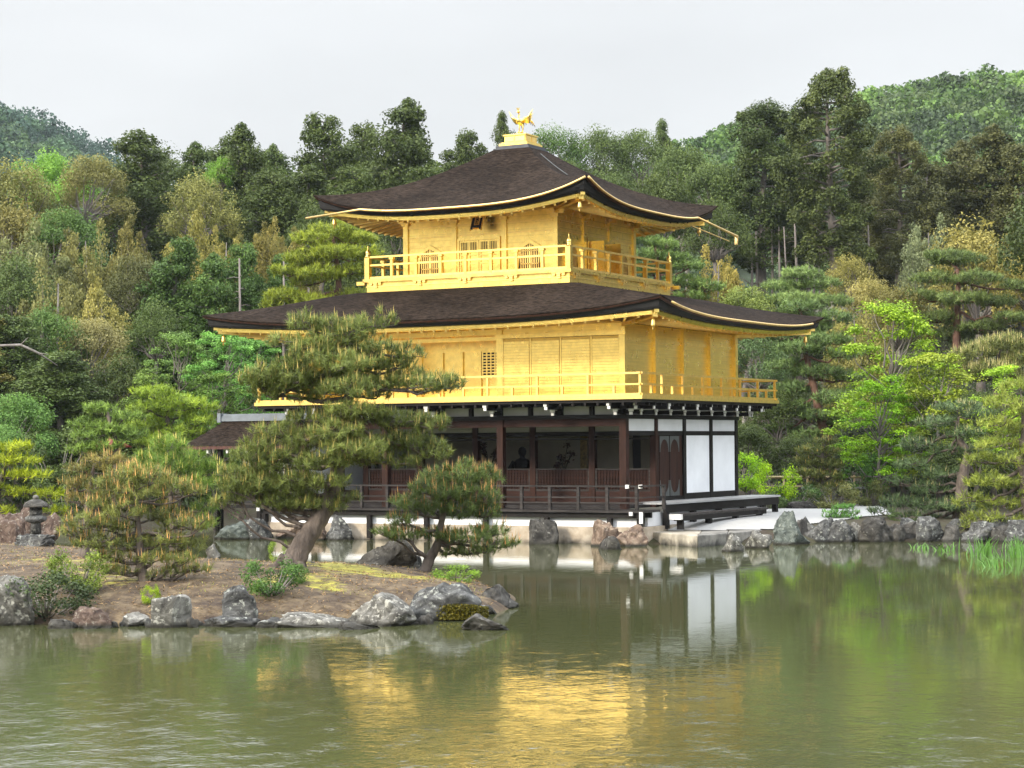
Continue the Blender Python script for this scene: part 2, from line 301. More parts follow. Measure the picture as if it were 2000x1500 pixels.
pa = n.new('ShaderNodeTexNoise'); pa.inputs['Scale'].default_value = 0.055; pa.inputs['Detail'].default_value = 3
for q in (z1, z2): l.new(mp.outputs[0], q.inputs['Vector'])
l.new(c.outputs['Object'], pa.inputs['Vector'])
ad = n.new('ShaderNodeMath'); ad.operation = 'MULTIPLY_ADD'; ad.inputs[1].default_value = 1.6; l.new(z2.outputs[0], ad.inputs[0]); l.new(z1.outputs[0], ad.inputs[2])
mr = n.new('ShaderNodeMapRange'); mr.inputs[1].default_value = 0.35; mr.inputs[2].default_value = 0.65; mr.inputs[3].default_value = 0.35; mr.inputs[4].default_value = 1.0; l.new(pa.outputs[0], mr.inputs[0])
# the breeze ruffles the open water; the strip sheltered by the far bank stays calmer
sp = n.new('ShaderNodeSeparateXYZ'); l.new(c.outputs['Object'], sp.inputs[0])
m2 = n.new('ShaderNodeMapRange'); m2.interpolation_type = 'SMOOTHSTEP'; m2.inputs[1].default_value = -35; m2.inputs[2].default_value = -22; m2.inputs[3].default_value = 1.0; m2.inputs[4].default_value = 0.16; l.new(sp.outputs['Y'], m2.inputs[0])
gu = n.new('ShaderNodeVectorMath'); gu.operation = 'DISTANCE'; gu.inputs[1].default_value = (11.5, -42.5, 0); l.new(c.outputs['Object'], gu.inputs[0])     # a gust ruffling the near left water
m3 = n.new('ShaderNodeMapRange'); m3.interpolation_type = 'SMOOTHSTEP'; m3.inputs[1].default_value = 1.5; m3.inputs[2].default_value = 9.5; m3.inputs[3].default_value = 3.4; m3.inputs[4].default_value = 1.0; l.new(gu.outputs['Value'], m3.inputs[0])
mg = n.new('ShaderNodeMath'); mg.operation = 'MULTIPLY'; l.new(m2.outputs[0], mg.inputs[0]); l.new(m3.outputs[0], mg.inputs[1])
mm = n.new('ShaderNodeMath'); mm.operation = 'MULTIPLY'; l.new(mr.outputs[0], mm.inputs[0]); l.new(mg.outputs[0], mm.inputs[1])
wv = n.new('ShaderNodeTexNoise'); wv.inputs['Scale'].default_value = 2.0; wv.inputs['Detail'].default_value = 4; l.new(mp.outputs[0], wv.inputs['Vector'])       # wavelets come in cat's-paws
wr = n.new('ShaderNodeMapRange'); wr.inputs[1].default_value = 0.46; wr.inputs[2].default_value = 0.72; wr.inputs[3].default_value = 0.55; wr.inputs[4].default_value = 2.2; l.new(wv.outputs[0], wr.inputs[0])
mw = n.new('ShaderNodeMath'); mw.operation = 'MULTIPLY'; l.new(mm.outputs[0], mw.inputs[0]); l.new(wr.outputs[0], mw.inputs[1])
ms = n.new('ShaderNodeMath'); ms.operation = 'MULTIPLY'; ms.inputs[1].default_value = 0.15; l.new(mw.outputs[0], ms.inputs[0])
b = n.new('ShaderNodeBump'); b.inputs['Distance'].default_value = 0.035; l.new(ms.outputs[0], b.inputs['Strength']); l.new(ad.outputs[0], b.inputs['Height']); l.new(b.outputs[0], p.inputs['Normal'])
tag(link('water', mesh_np('water', [(-800, -800, 0), (800, -800, 0), (800, 800, 0), (-800, 800, 0)], [(0, 1, 2, 3)]), wm), None, None, kind='structure')

# banks
soil = pmat('bank_soil', (0.05, 0.034, 0.022), 0.95, 0, 0.3, 1.2, 0.8, 9, col2=(0.045, 0.045, 0.018), dist=0.06)
Ds = np.concatenate([np.arange(54, 82, 0.35), np.arange(82, 170, 2.0), np.arange(170, 320, 12), [340, 420, 560, 690]])
V, F = polar_grid(np.arange(-1500, 3501, 25), Ds, lambda P, a, d: ground_z(P))
tag(link('ground', mesh_np('ground', V, F, True), soil), None, None, kind='structure')
# white sand court beside the pavilion
def project(P):
    v = P - CAMP; fw = v @ f0; return 1000 + FPX * (v @ rt) / fw, 750 - FPX * (v @ upv) / fw
SANDP = [(1300, 1036), (1300, 1004), (1440, 997), (1500, 994), (1560, 990), (1640, 983), (1692, 978), (1722, 990), (1748, 1004), (1690, 1008), (1640, 1016), (1570, 1024), (1530, 1032), (1480, 1034)]
V, F = polar_grid(np.arange(1290, 1760, 3), np.arange(62, 78, .12), lambda P, a, d: ground_z(P) + .03)
qx, qy = project(V[F].mean(1)); F = F[inpoly(np.stack([qx, qy], 1), SANDP)]; u_, inv = np.unique(F, return_inverse=True)
tag(link('sand', mesh_np('sand', V[u_], inv.reshape(-1, 4), True), SAND), None, None, kind='structure')

# island
im = bpy.data.materials.new('island_litter'); im.use_nodes = True; t = im.node_tree; n, l = t.nodes, t.links; p = n['Principled BSDF']; p.inputs['Roughness'].default_value = 0.95
c = n.new('ShaderNodeTexCoord'); a = n.new('ShaderNodeTexNoise'); a.inputs['Scale'].default_value = 2.0; a.inputs['Detail'].default_value = 9; a.inputs['Roughness'].default_value = 0.75; l.new(c.outputs['Object'], a.inputs['Vector'])
rp = n.new('ShaderNodeValToRGB'); e = rp.color_ramp.elements; e[0].position = 0.38; e[0].color = (0.035, 0.021, 0.013, 1); e[1].position = 0.64; e[1].color = (0.19, 0.14, 0.08, 1)
q = rp.color_ramp.elements.new(0.5); q.color = (0.088, 0.060, 0.033, 1); l.new(a.outputs[0], rp.inputs[0])
at_ = n.new('ShaderNodeAttribute'); at_.attribute_name = 'moss'; a2 = n.new('ShaderNodeTexNoise'); a2.inputs['Scale'].default_value = 3.5; a2.inputs['Detail'].default_value = 7; a2.inputs['Roughness'].default_value = 0.7; l.new(c.outputs['Object'], a2.inputs['Vector'])
ma = n.new('ShaderNodeMath'); ma.operation = 'ADD'; l.new(at_.outputs['Fac'], ma.inputs[0]); l.new(a2.outputs[0], ma.inputs[1])
mr = n.new('ShaderNodeMapRange'); mr.inputs[1].default_value = 0.72; mr.inputs[2].default_value = 0.92; l.new(ma.outputs[0], mr.inputs[0])
mc = n.new('ShaderNodeValToRGB'); e = mc.color_ramp.elements; e[0].position = 0.35; e[0].color = (0.14, 0.13, 0.02, 1); e[1].position = 0.65; e[1].color = (0.42, 0.38, 0.06, 1); l.new(a2.outputs[0], mc.inputs[0])
mx = n.new('ShaderNodeMix'); mx.data_type = 'RGBA'; l.new(mr.outputs[0], mx.inputs[0]); l.new(rp.outputs[0], mx.inputs[6]); l.new(mc.outputs[0], mx.inputs[7]); l.new(mx.outputs[2], p.inputs['Base Color'])
b = n.new('ShaderNodeBump'); b.inputs['Distance'].default_value = 0.05; b.inputs['Strength'].default_value = 1.0; a3 = n.new('ShaderNodeTexNoise'); a3.inputs['Scale'].default_value = 11; a3.inputs['Detail'].default_value = 7; l.new(c.outputs['Object'], a3.inputs['Vector']); l.new(a3.outputs[0], b.inputs['Height']); l.new(b.outputs[0], p.inputs['Normal'])
V, F = polar_grid(np.arange(-640, 1041, 10), np.arange(33, 60, 0.16), lambda P, a, d: island_z(P))
keep = (V[F][:, :, 2] > -0.5).any(1); F = F[keep]
me = mesh_np('island', V, F, True)
def stripe(P, pts, w):
    d = np.full(len(P), 1e9)
    for a, b in zip(pts[:-1], pts[1:]):
        a, b = np.array(a), np.array(b); ab = b - a; tt = np.clip(((P - a) @ ab) / (ab @ ab), 0, 1); d = np.minimum(d, np.linalg.norm(P - a - tt[:, None] * ab, axis=1))
    return np.exp(-(d / w) ** 2)
gi = lambda px, py, z=.55: gp(px, py, z)[:2]
ms_ = 0.55 * stripe(V[:, :2], [gi(590, 1096), gi(650, 1104), gi(720, 1122, .5), gi(800, 1132, .4)], 0.75) + 0.36 * stripe(V[:, :2], [gi(520, 1150, .4), gi(600, 1140, .4), gi(640, 1165, .3)], 0.5) + 0.3 * stripe(V[:, :2], [gi(80, 1120, .4), gi(170, 1130, .4), gi(230, 1150, .4)], 0.8)
aa = me.attributes.new('moss', 'FLOAT', 'POINT'); aa.data.foreach_set('value', ms_.astype(np.float32))
tag(link('island', me, im), None, None, kind='structure')

# far hills (terrain) and the woods on them (uncountable)
forest_floor = pmat('hill_floor', (0.03, 0.045, 0.02), 0.95, 0, 0.3, 0.05)
def hill(name, sil, D0, D1, z0, crowns, cols, rmin, rmax, seed, DROP):
    xs, ys = zip(*sil)
    def zf(P, a, d):
        top = CAMP[2] + (866 - np.interp(a, xs, ys)) * D1 / FPX * np.sqrt(1 + ((a - 1000) / FPX) ** 2) - rmax * 0.9 - DROP
        tt = np.clip((d - D0) / (D1 - D0), 0, 1.6); return np.where(tt <= 1, z0 + (top - z0) * tt ** 0.9, top - (tt - 1) * 30) + vnoise(P, 25, seed) * 2.0
    pxs = np.linspace(xs[0], xs[-1], 60); V, F = polar_grid(pxs, np.linspace(D0, D1 * 1.25, 40), zf)
    tag(link('hill', mesh_np('hill', V, F, True), forest_floor), None, None, kind='structure')
    rg = np.random.default_rng(seed); a = rg.uniform(xs[0], xs[-1], crowns); dd = D0 + (D1 * 1.05 - D0) * rg.uniform(0.03, 1, crowns) ** 0.8
    th = YAW + np.arctan((a - 1000) / FPX); P = np.stack([CAMP[0] + dd * np.sin(th), CAMP[1] + dd * np.cos(th)], 1); z = zf(P, a, dd)
    nl = 210; vs, ts = [], []; nc = len(cols); groups = [[] for _ in cols]; patch = vnoise(P, 40, seed + 3)
    for i in range(crowns):
        r = rmin * .7 + (rmax * 1.25 - rmin * .7) * rg.uniform() ** 1.7; u = unit(rg.normal(size=(nl, 3))); u[:, 2] = np.abs(u[:, 2]) * 1.0 - 0.25
        k = int(np.clip((patch[i] * 0.5 + 0.5 + rg.normal() * 0.22) * nc, 0, nc - 1)); conic = k == 0
        lob = 1 + 0.22 * np.sin(u[:, 0] * 5 + i) * np.cos(u[:, 1] * 4 + 2 * i)
        c = u * lob[:, None] * r * rg.uniform(0.75, 1.02, (nl, 1)) * np.array([1, 1, 1.35 if conic else 0.95]) + np.array([P[i, 0], P[i, 1], z[i] + r * 0.55])
        groups[k].append((c, unit(u + rg.normal(size=(nl, 3)) * 0.55), rg.uniform(0.15, 0.26, nl) * r, np.clip(rg.normal(0.5, 0.2, nl) + rg.normal() * .17, 0, 1)))
    for k, g in enumerate(groups):
        if not g: continue
        c, nn, s, tt = [np.concatenate(q) for q in zip(*g)]
        o = link('hill_woods', leaf_quads('hill_woods', c, nn, s, tt, 0.8), LEAF); o.color = (*cols[k], 1); tag(o, None, None, kind='stuff')
def leaf_quads(name, c, nrm, s, tint, asp=0.55):
    n = len(c); nrm = unit(nrm); r = np.random.default_rng(n).normal(size=(n, 3)); a = unit(np.cross(nrm, r)); b = np.cross(nrm, a)
    s = np.broadcast_to(s, (n,))[:, None]
    V = np.stack([c - a * s * .5, c - b * s * .5 * asp + nrm * s * .12, c + a * s * .5, c + b * s * .5 * asp + nrm * s * .12], 1).reshape(-1, 3)
    return mesh_np(name, V, np.arange(4 * n).reshape(n, 4), False, tint)
hill(*['hill', [(-500, 120), (-200, 170), (0, 208), (60, 228), (120, 243), (190, 266), (245, 296), (320, 340), (420, 400), (500, 450)], 330, 560, 22], 1700,
     [(0.04, 0.07, 0.05), (0.052, 0.09, 0.048), (0.07, 0.11, 0.05)], 2.3, 3.8, 11, 3.5)
hill(*['hill', [(1150, 300), (1290, 262), (1345, 240), (1400, 224), (1480, 202), (1560, 188), (1640, 165), (1690, 152), (1760, 144), (1850, 140), (1960, 141), (2000, 144), (2250, 120), (2600, 100)], 210, 400, 14], 1900,
     [(0.042, 0.062, 0.030), (0.052, 0.074, 0.030), (0.058, 0.092, 0.030), (0.082, 0.135, 0.038)], 1.9, 3.3, 12, 5.8)
# ------------------------------------------------------------------ the golden pavilion
LX, DY, BAY = 11.66, 8.48, 2.12
pav = empty('golden_pavilion', (0, 0, 0), 0, 'three storey pavilion with gold upper floors and dark curved roofs at the pond edge', 'pavilion')
def part(mb, name, mat, parent=pav): return mb.build(name, mat, parent)
# --- veranda of the ground floor
vd = MB()
for i in range(7): vd.box(-12.75, 1.15, -1.12 + i * .17, -1.12 + i * .17 + .165, .93, 1.0)
veranda = part(vd, 'veranda', GREYW)
part(MB().box(-12.7, 1.1, -1.02, -.92, .77, .928).box(-12.7, 1.1, -.5, -.4, .77, .928), 'floor_beam', DARK, veranda)
for x in (-12.55, -10.6, -8.48, -6.36, -4.24, -2.12, 0.0, .98):
    part(MB().box(x - .07, x + .07, -1.08, -.94, .05, .768), 'post', DARK, veranda)
for x in np.arange(-12.6, 1.2, .965):
    part(MB().box(x - .045, x + .045, -1.10, -1.01, 1.0, 1.69), 'rail_post', GREYW, veranda)
part(MB().bar((-12.8, -1.055, 1.715), (1.25, -1.055, 1.715), .075, .05), 'handrail', GREYW, veranda)
part(MB().bar((-12.7, -1.055, 1.38), (1.1, -1.055, 1.38), .035, .04).bar((-12.7, -1.055, 1.22), (1.1, -1.055, 1.22), .035, .04), 'lower_rail', GREYW, veranda)
part(MB().bar((1.08, -1.2, 1.716), (1.08, .55, 1.716), .07, .05).bar((1.08, -1.0, 1.38), (1.08, .5, 1.38), .035, .04), 'side_rail', GREYW, veranda)
part(MB().box(1.04, 1.13, .42, .51, 1.0, 1.69), 'rail_post', GREYW, veranda)
for p_ in ((.62, -1.1, 1.70), (1.05, -1.1, 1.70), (1.08, -1.13, .90), (.75, -1.13, .90), (-12.72, -1.13, .92)):
    part(MB().box(p_[0] - .055, p_[0] + .055, p_[1] - .02, p_[1] + .03, p_[2] - .05, p_[2] + .06), 'white_joint', TIPW, veranda)
part(MB().box(1.03, 1.14, -1.16, -1.121, .62, .86), 'white_joint', TIPW, veranda)
# side veranda and its step
sv = MB()
for i in range(6): sv.box(.1 + i * .175, .1 + i * .175 + .17, .55, 9.75, 1.13, 1.19)
sv_o = part(sv, 'side_veranda', DECK)
part(MB().box(1.0, 1.1, .58, 9.7, .88, 1.127).box(.15, 1.0, 9.6, 9.68, .95, 1.127), 'floor_beam', DARK, sv_o)
part(MB().box(1.45, 1.85, .2, 6.9, .80, .87), 'step_board', GREYW, sv_o)
part(MB().box(1.5, 1.8, .25, 6.85, .66, .797), 'step_beam', DARK, sv_o)
part(MB().box(1.44, 1.82, .05, .198, .70, .86), 'white_joint', TIPW, sv_o)
for y in (.4, 2.5, 4.6, 6.6): part(MB().box(1.56, 1.74, y - .07, y + .07, .4, .658), 'post', DARK, sv_o)
for y in (.7, 2.7, 4.7, 6.7, 8.4, 9.5): part(MB().box(.96, 1.12, y - .09, y + .09, .4, .878), 'post', DARK, sv_o)
# --- ground floor frame
cols = []
for x in (0, -4.24, -8.48, -LX): part(MB().box(x - .11, x + .11, -.11, .11, .95, 3.73), 'column', WOOD)
for x in (-2.12, -4.24, -6.36, -8.48, -10.6): part(MB().box(x - .1, x + .1, 2.02, 2.22, .95, 3.6), 'column', WOOD)
for y in (2.12, 4.24, 6.36, 8.48): part(MB().box(-.10, .10, y - .10, y + .10, 1.0, 3.73), 'column', WOOD if y < 3 else DARK)
for y in (2.12, 4.24, 6.36, 8.48): part(MB().box(-LX - .10, -LX + .10, y - .10, y + .10, 1.0, 3.73), 'column', DARK)
part(MB().box(-LX - .13, .13, -.13, .13, 3.732, 3.86).box(-.13, .13, .132, DY + .13, 3.732, 3.86).box(-LX - .13, -LX + .13, .132, DY + .13, 3.732, 3.86).box(-LX + .132, -.132, DY - .13, DY + .13, 3.732, 3.86), 'tie_beam', DARK)
part(MB().box(-LX + .112, -4.352, -.06, .06, 3.50, 3.73).box(-4.128, -.112, -.06, .06, 3.50, 3.73), 'front_board', WOODH)
for y0 in (.11, 2.222, 4.342, 6.462): part(MB().box(-.07, .07, y0, y0 + 1.9, 3.22, 3.36), 'lintel', DARK)
part(MB().box(-LX + .05, -.102, 2.04, 2.2, 3.22, 3.36), 'lintel', DARK)
part(MB().box(-LX + .05, -.102, 2.03, 2.10, 3.10, 3.16), 'shutter_rod', GREYW)
part(MB().box(-LX + .05, -.102, 2.08, 2.16, 3.362, 3.75), 'inner_frieze', GREYP)
part(MB().box(-LX + .1, -.1, .1, 2.0, 3.76, 3.80), 'porch_ceiling', DARK)
part(MB().box(-LX + .1, -.1, 2.2, DY - .15, 3.62, 3.66), 'room_ceiling', DARK)
part(MB().box(-LX, -.11, 0, DY, 1.0, 1.10), 'floor', GREYW)
part(MB().box(-LX + .05, -.102, 2.05, 2.19, 1.102, 1.48), 'sill_board', WOODH)
for y0, y1 in ((.11, 2.018), (2.222, 4.138), (4.342, 6.258), (6.462, 8.378)): part(MB().box(-.06, .06, y0, y1, 3.362, 3.73), 'white_panel', WHITE)
for y0, y1 in ((4.342, 6.258), (6.462, 8.378)):
    part(MB().box(-.06, .06, y0 + .02, y1 - .02, 1.38, 3.218), 'white_panel', WHITE)
    part(MB().box(-.06, .08, y0, y1, 1.19, 1.378), 'sill', DARK)
part(MB().box(-.06, .08, 2.222, 4.138, 1.19, 1.30), 'sill', DARK)
for y0, y1 in ((0.1, 2.02), (2.222, 4.138), (4.342, 6.258), (6.462, 8.378)): part(MB().box(-LX - .06, -LX + .06, y0, y1, 1.1, 3.73), 'white_panel', WHITE)
part(MB().box(-LX + .1, -.1, DY - .08, DY + .06, 1.1, 3.73), 'rear_wall', WHITE)
# lower lattice shutters between the inner columns
for x0, x1 in ((-10.5, -8.58), (-8.38, -6.46), (-6.26, -4.34), (-4.14, -2.22), (-2.02, -.10)):
    fr_ = part(MB().box(x0, x1, 2.05, 2.11, 2.15, 2.20).box(x0, x1, 2.05, 2.11, 1.482, 1.54).box(x0, x0 + .06, 2.05, 2.11, 1.54, 2.15).box(x1 - .06, x1, 2.05, 2.11, 1.54, 2.15), 'lattice_shutter', GREYW)
    lt = MB().box(x0 + .06, x1 - .06, 2.10, 2.13, 1.54, 2.15)
    for x in np.arange(x0 + .14, x1 - .08, .105): lt.box(x, x + .028, 2.062, 2.098, 1.54, 2.15)
    for z in np.arange(1.60, 2.12, .095): lt.box(x0 + .06, x1 - .06, 2.054, 2.0615, z, z + .026)
    part(lt, 'lattice', WOODH, fr_)
# folding doors with iron mounts on the side
for k, (y0, y1) in enumerate(((2.40, 3.10), (3.16, 3.86))):
    dr = part(MB().box(-.02, .055, y0, y1, 1.31, 3.21), 'folding_door', WOOD)
    ym = (y0 + y1) / 2
    for zs in (1, -1):
        base = 3.20 if zs > 0 else 1.32
        arc = [(y0, base), (y1, base), (y1, base - zs * .5)] + [(ym + .31 * math.cos(a), base - zs * (.5 - .40 * math.sin(a))) for a in np.linspace(0, math.pi, 12)] + [(y0, base - zs * .5)]
        part(MB().prism(arc, .056, .066, 0), 'iron_mount', IRON, dr)
part(MB().box(-.03, .04, 2.222, 2.38, 1.305, 3.215), 'door_board', WOOD); part(MB().box(-.03, .04, 3.88, 4.138, 1.305, 3.215), 'door_board', WOOD)
# rooms: pale back wall with a dark doorway
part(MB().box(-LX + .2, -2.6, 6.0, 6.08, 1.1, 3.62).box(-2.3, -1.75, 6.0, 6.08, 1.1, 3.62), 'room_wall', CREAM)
part(MB().box(-1.75, -.15, 5.9, 5.98, 1.1, 3.62).box(-2.6, -2.3, 6.02, 6.06, 1.1, 3.62), 'doorway_dark', DARK)  # dark panels: the darkness of the doorway openings put into their colour
# --- frieze and brackets under the first gallery
def bracket(x, y, dx, dy):
    b_ = MB(); s_ = np.array([dx, dy, 0.0]); t_ = np.array([-dy, dx, 0.0]); o_ = np.array([x, y, 0.0])
    b_.bar(o_ + s_ * .13 + [0, 0, 3.93], o_ + s_ * .55 + [0, 0, 3.93], .13, .13); b_.bar(o_ + s_ * .13 + [0, 0, 4.09], o_ + s_ * .98 + [0, 0, 4.09], .13, .13)
    b_.bar(o_ + s_ * .5 - t_ * .3 + [0, 0, 4.09], o_ + s_ * .5 + t_ * .3 + [0, 0, 4.09], .11, .12)
    bo = part(b_, 'bracket', DARK)
    for q, zz in ((.56, 3.93), (.99, 4.10)):
        w = MB(); w.bar(o_ + s_ * q + [0, 0, zz - .045], o_ + s_ * (q + .035) + [0, 0, zz - .045], .10, .09)
        w.bar(o_ + s_ * q + [0, 0, zz + .05], o_ + s_ * (q + .05) + [0, 0, zz + .05], .15, .08)
        part(w, 'white_tip', TIPW, bo)
for x in (0, -2.12, -4.24, -6.36, -8.48, -10.6, -LX): bracket(x, 0, 0, -1)
for y in (0, 1.06, 2.12, 3.18, 4.24, 5.3, 6.36, 7.42, 8.48): bracket(0, y, 1, 0)
q = math.sqrt(.5); bracket(.05, -.05, q, -q); bracket(.05, DY + .05, q, q)
for x in (-1.06, -3.18, -5.3, -7.42, -9.54): part(MB().bar((x, 0, 4.16), (x, -.5, 4.16), .09, .09).box(x - .06, x + .06, -.08, .06, 3.862, 4.1), 'strut', DARK)
for x in np.arange(-LX + 1.06, 0, 2.12): pass
xs_ = [-LX, -10.6, -9.54, -8.48, -7.42, -6.36, -5.3, -4.24, -3.18, -2.12, -1.06, 0]
for a_, b_ in zip(xs_[:-1], xs_[1:]): part(MB().box(a_ + .1, b_ - .1, -.03, .05, 3.862, 4.12), 'frieze_panel', GREYP)  # white frieze, the shade under the gallery put into its grey
part(MB().box(-LX - .02, .02, -.02, .06, 4.122, 4.25).box(-.06, .02, .062, DY, 4.122, 4.25), 'frieze_beam', DARK)
for y0 in (.1, 2.22, 4.34, 6.46): part(MB().box(-.05, .03, y0, y0 + 1.9, 3.862, 4.12), 'frieze_panel', GREYP)
for i_, x in enumerate((-10.6, -8.48, -6.36, -4.24, -2.12, 0)): part(MB().box(x - .095, x + .095, -.10, -.035, 3.862, 4.12), 'strut', DARK)
# --- first gallery
gal = part(MB().box(-LX - 1.17, 1.17, -1.17, DY + 1.17, 4.29, 4.40), 'gallery', GOLDP)
part(MB().box(-LX - 1.10, 1.10, -1.10, DY + 1.10, 4.20, 4.286), 'joist_frame', DARK, gal)
jm = MB()
for x in np.arange(-LX - .9, 1.05, .42): jm.box(x, x + .07, -1.08, -.15, 4.11, 4.196)
for y in np.arange(-.5, DY + 1, .42): jm.box(.15, 1.08, y, y + .07, 4.11, 4.196)
part(jm, 'joists', DARK, gal)
def gallery_rail(parent, x0, x1, y0, y1, zf, posts, zt, zm, w, ext, mats):
    for z, nm, ww in ((zt, 'top_rail', w), (zm, 'middle_rail', w * .9), (zf + .035, 'foot_rail', w * 1.1)):
        part(MB().bar((x0 - ext, y0, z), (x1 + ext, y0, z), ww, ww * .85).bar((x0 - ext, y1, z), (x1 + ext, y1, z), ww, ww * .85)
             .bar((x0, y0 - ext, z + .004), (x0, y1 + ext, z + .004), ww, ww * .85).bar((x1, y0 - ext, z + .004), (x1, y1 + ext, z + .004), ww, ww * .85), nm, mats, parent)
x0, x1, y0, y1 = -LX - 1.06, 1.06, -1.06, DY + 1.06
gallery_rail(gal, x0, x1, y0, y1, 4.40, None, 5.06, 4.73, .07, .09, GOLDP)
nx, ny = 16, 14
for i in range(nx + 1):
    x = x1 + (x0 - x1) * i / nx
    for y in ((y0, y1) if i % 2 == 0 else (y0,)): part(MB().box(x - .035, x + .035, y - .035, y + .035, 4.40, 5.04 if i % 2 == 0 else 4.70), 'rail_post', GOLDP, gal)
for i in range(1, ny):
    y = y0 + (y1 - y0) * i / ny
    for x in ((x0, x1) if i % 2 == 0 else (x1,)): part(MB().box(x - .035, x + .035, y - .035, y + .035, 4.40, 5.04 if i % 2 == 0 else 4.70), 'rail_post', GOLDP, gal)
# --- first gold storey: z 4.4 .. 6.8
for x in (0, -4.24, -8.48, -LX): part(MB().box(x - .1, x + .1, -.1, .1, 4.4, 6.62), 'gold_column', GOLD)
for y in (2.12, 4.24, 6.36, 8.48): part(MB().box(-.1, .13, y - .1, y + .1, 4.4, 6.62), 'gold_column', GOLD)
for y0_, y1_ in ((.102, 2.018), (2.222, 4.138), (4.342, 6.258), (6.462, 8.378)):
    part(MB().box(-.09, .01, y0_, y1_, 4.4, 6.62), 'board_wall', GOLDB)
for y0_ in (.102, 2.222, 4.342, 6.462): part(MB().box(.012, .05, y0_, y0_ + 1.916, 6.10, 6.2), 'head_rail', GOLD)
part(MB().box(-4.34, .16, -.19, -.102, 6.26, 6.39), 'head_rail', GOLD)
part(MB().box(-LX - .1, -4.342, -.1, .06, 6.22, 6.34), 'head_rail', GOLD)
part(MB().box(-LX - .1, -.102, -.05, .05, 6.391, 6.8), 'upper_wall', GOLDB)
for x0_, x1_ in ((-4.138, -3.18), (-3.16, -2.13), (-2.11, -1.08), (-1.06, -.102)):
    sp_o = part(MB().box(x0_, x1_, -.06, .04, 4.402, 6.25), 'slatted_shutter', GOLDG)
    sl_ = MB()
    for z in np.arange(4.41, 6.17, .088): sl_.box(x0_ + .05, x1_ - .012, -.082, -.0605, z, z + .078)
    part(sl_, 'slats', GOLD, sp_o)
    part(MB().box(x0_, x0_ + .045, -.095, -.0605, 4.402, 6.25), 'stile', GOLD, sp_o)
# recessed wall of the open gallery bay
yr = 1.25
part(MB().box(-LX, -4.1, yr, yr + .1, 4.4, 6.8), 'recessed_wall', GOLD)
part(MB().box(-4.3, -4.2, .102, yr, 4.4, 6.62), 'return_wall', GOLD)
part(MB().box(-LX + .1, -4.35, yr - .05, yr - .002, 5.95, 6.06), 'head_rail', GOLD)
for x in (-5.68, -6.36, -7.1, -7.9, -8.48, -9.2, -10.0): part(MB().box(x - .05, x + .05, yr - .06, yr - .002, 4.4, 5.948), 'stile', GOLD)
def lattice_window(x0, x1, z0, z1):
    o_ = part(MB().box(x0, x1, yr - .03, yr - .004, z0, z1), 'lattice_window', WOOD)
    m_ = MB()
    for x in np.linspace(x0, x1, 9): m_.box(x - .022, x + .022, yr - .06, yr - .034, z0, z1)
    for z in np.linspace(z0, z1, 10): m_.box(x0, x1, yr - .069, yr - .0605, z - .02, z + .02)
    part(m_, 'lattice_bars', GOLD, o_)
lattice_window(-5.58, -4.36, 5.08, 5.93); lattice_window(-9.9, -8.55, 5.05, 5.93)
part(MB().box(-LX - .05, -LX + .05, .1, DY, 4.4, 6.8).box(-LX + .05, 0, DY - .05, DY + .05, 4.4, 6.8), 'rear_wall', GOLD)
part(MB().box(-LX + .1, -.1, .1, DY - .1, 6.55, 6.60), 'gallery_ceiling', GOLDP)
# --- roofs
def ring_pt(rc, k, u, inset=0.0):                           # rc = (cx, cy, hx, hy)
    cx, cy_, hx, hy = rc; hx -= inset; hy -= inset
    return ((cx + u * hx, cy_ - hy), (cx + hx, cy_ + u * hy), (cx - u * hx, cy_ + hy), (cx - hx, cy_ - u * hy))[k]
class Roof:
    def __init__(s, top, eave, prof, lift, p_, drop): s.top, s.eave, s.prof, s.lift, s.p, s.drop = top, eave, prof, lift, p_, drop
    def z(s, v, u): return np.interp(v, s.prof[0], s.prof[1]) + s.lift * (v ** 2.2) * abs(u) ** s.p
    def pt(s, k, v, u, dz=0, inset=0):
        a = ring_pt(s.top, k, u); b = ring_pt(s.eave, k, u, inset); dz = dz - (s.drop * abs(u) ** 5 if dz < -.12 else 0); return (a[0] + (b[0] - a[0]) * v, a[1] + (b[1] - a[1]) * v, s.z(v, u) + dz)
US = np.sin(np.linspace(-math.pi / 2, math.pi / 2, 41))
def smooth_prof(vs, zs):
    c_ = np.polyfit(vs, zs, 4); v = np.linspace(0, 1, 25); return v, np.polyval(c_, v)
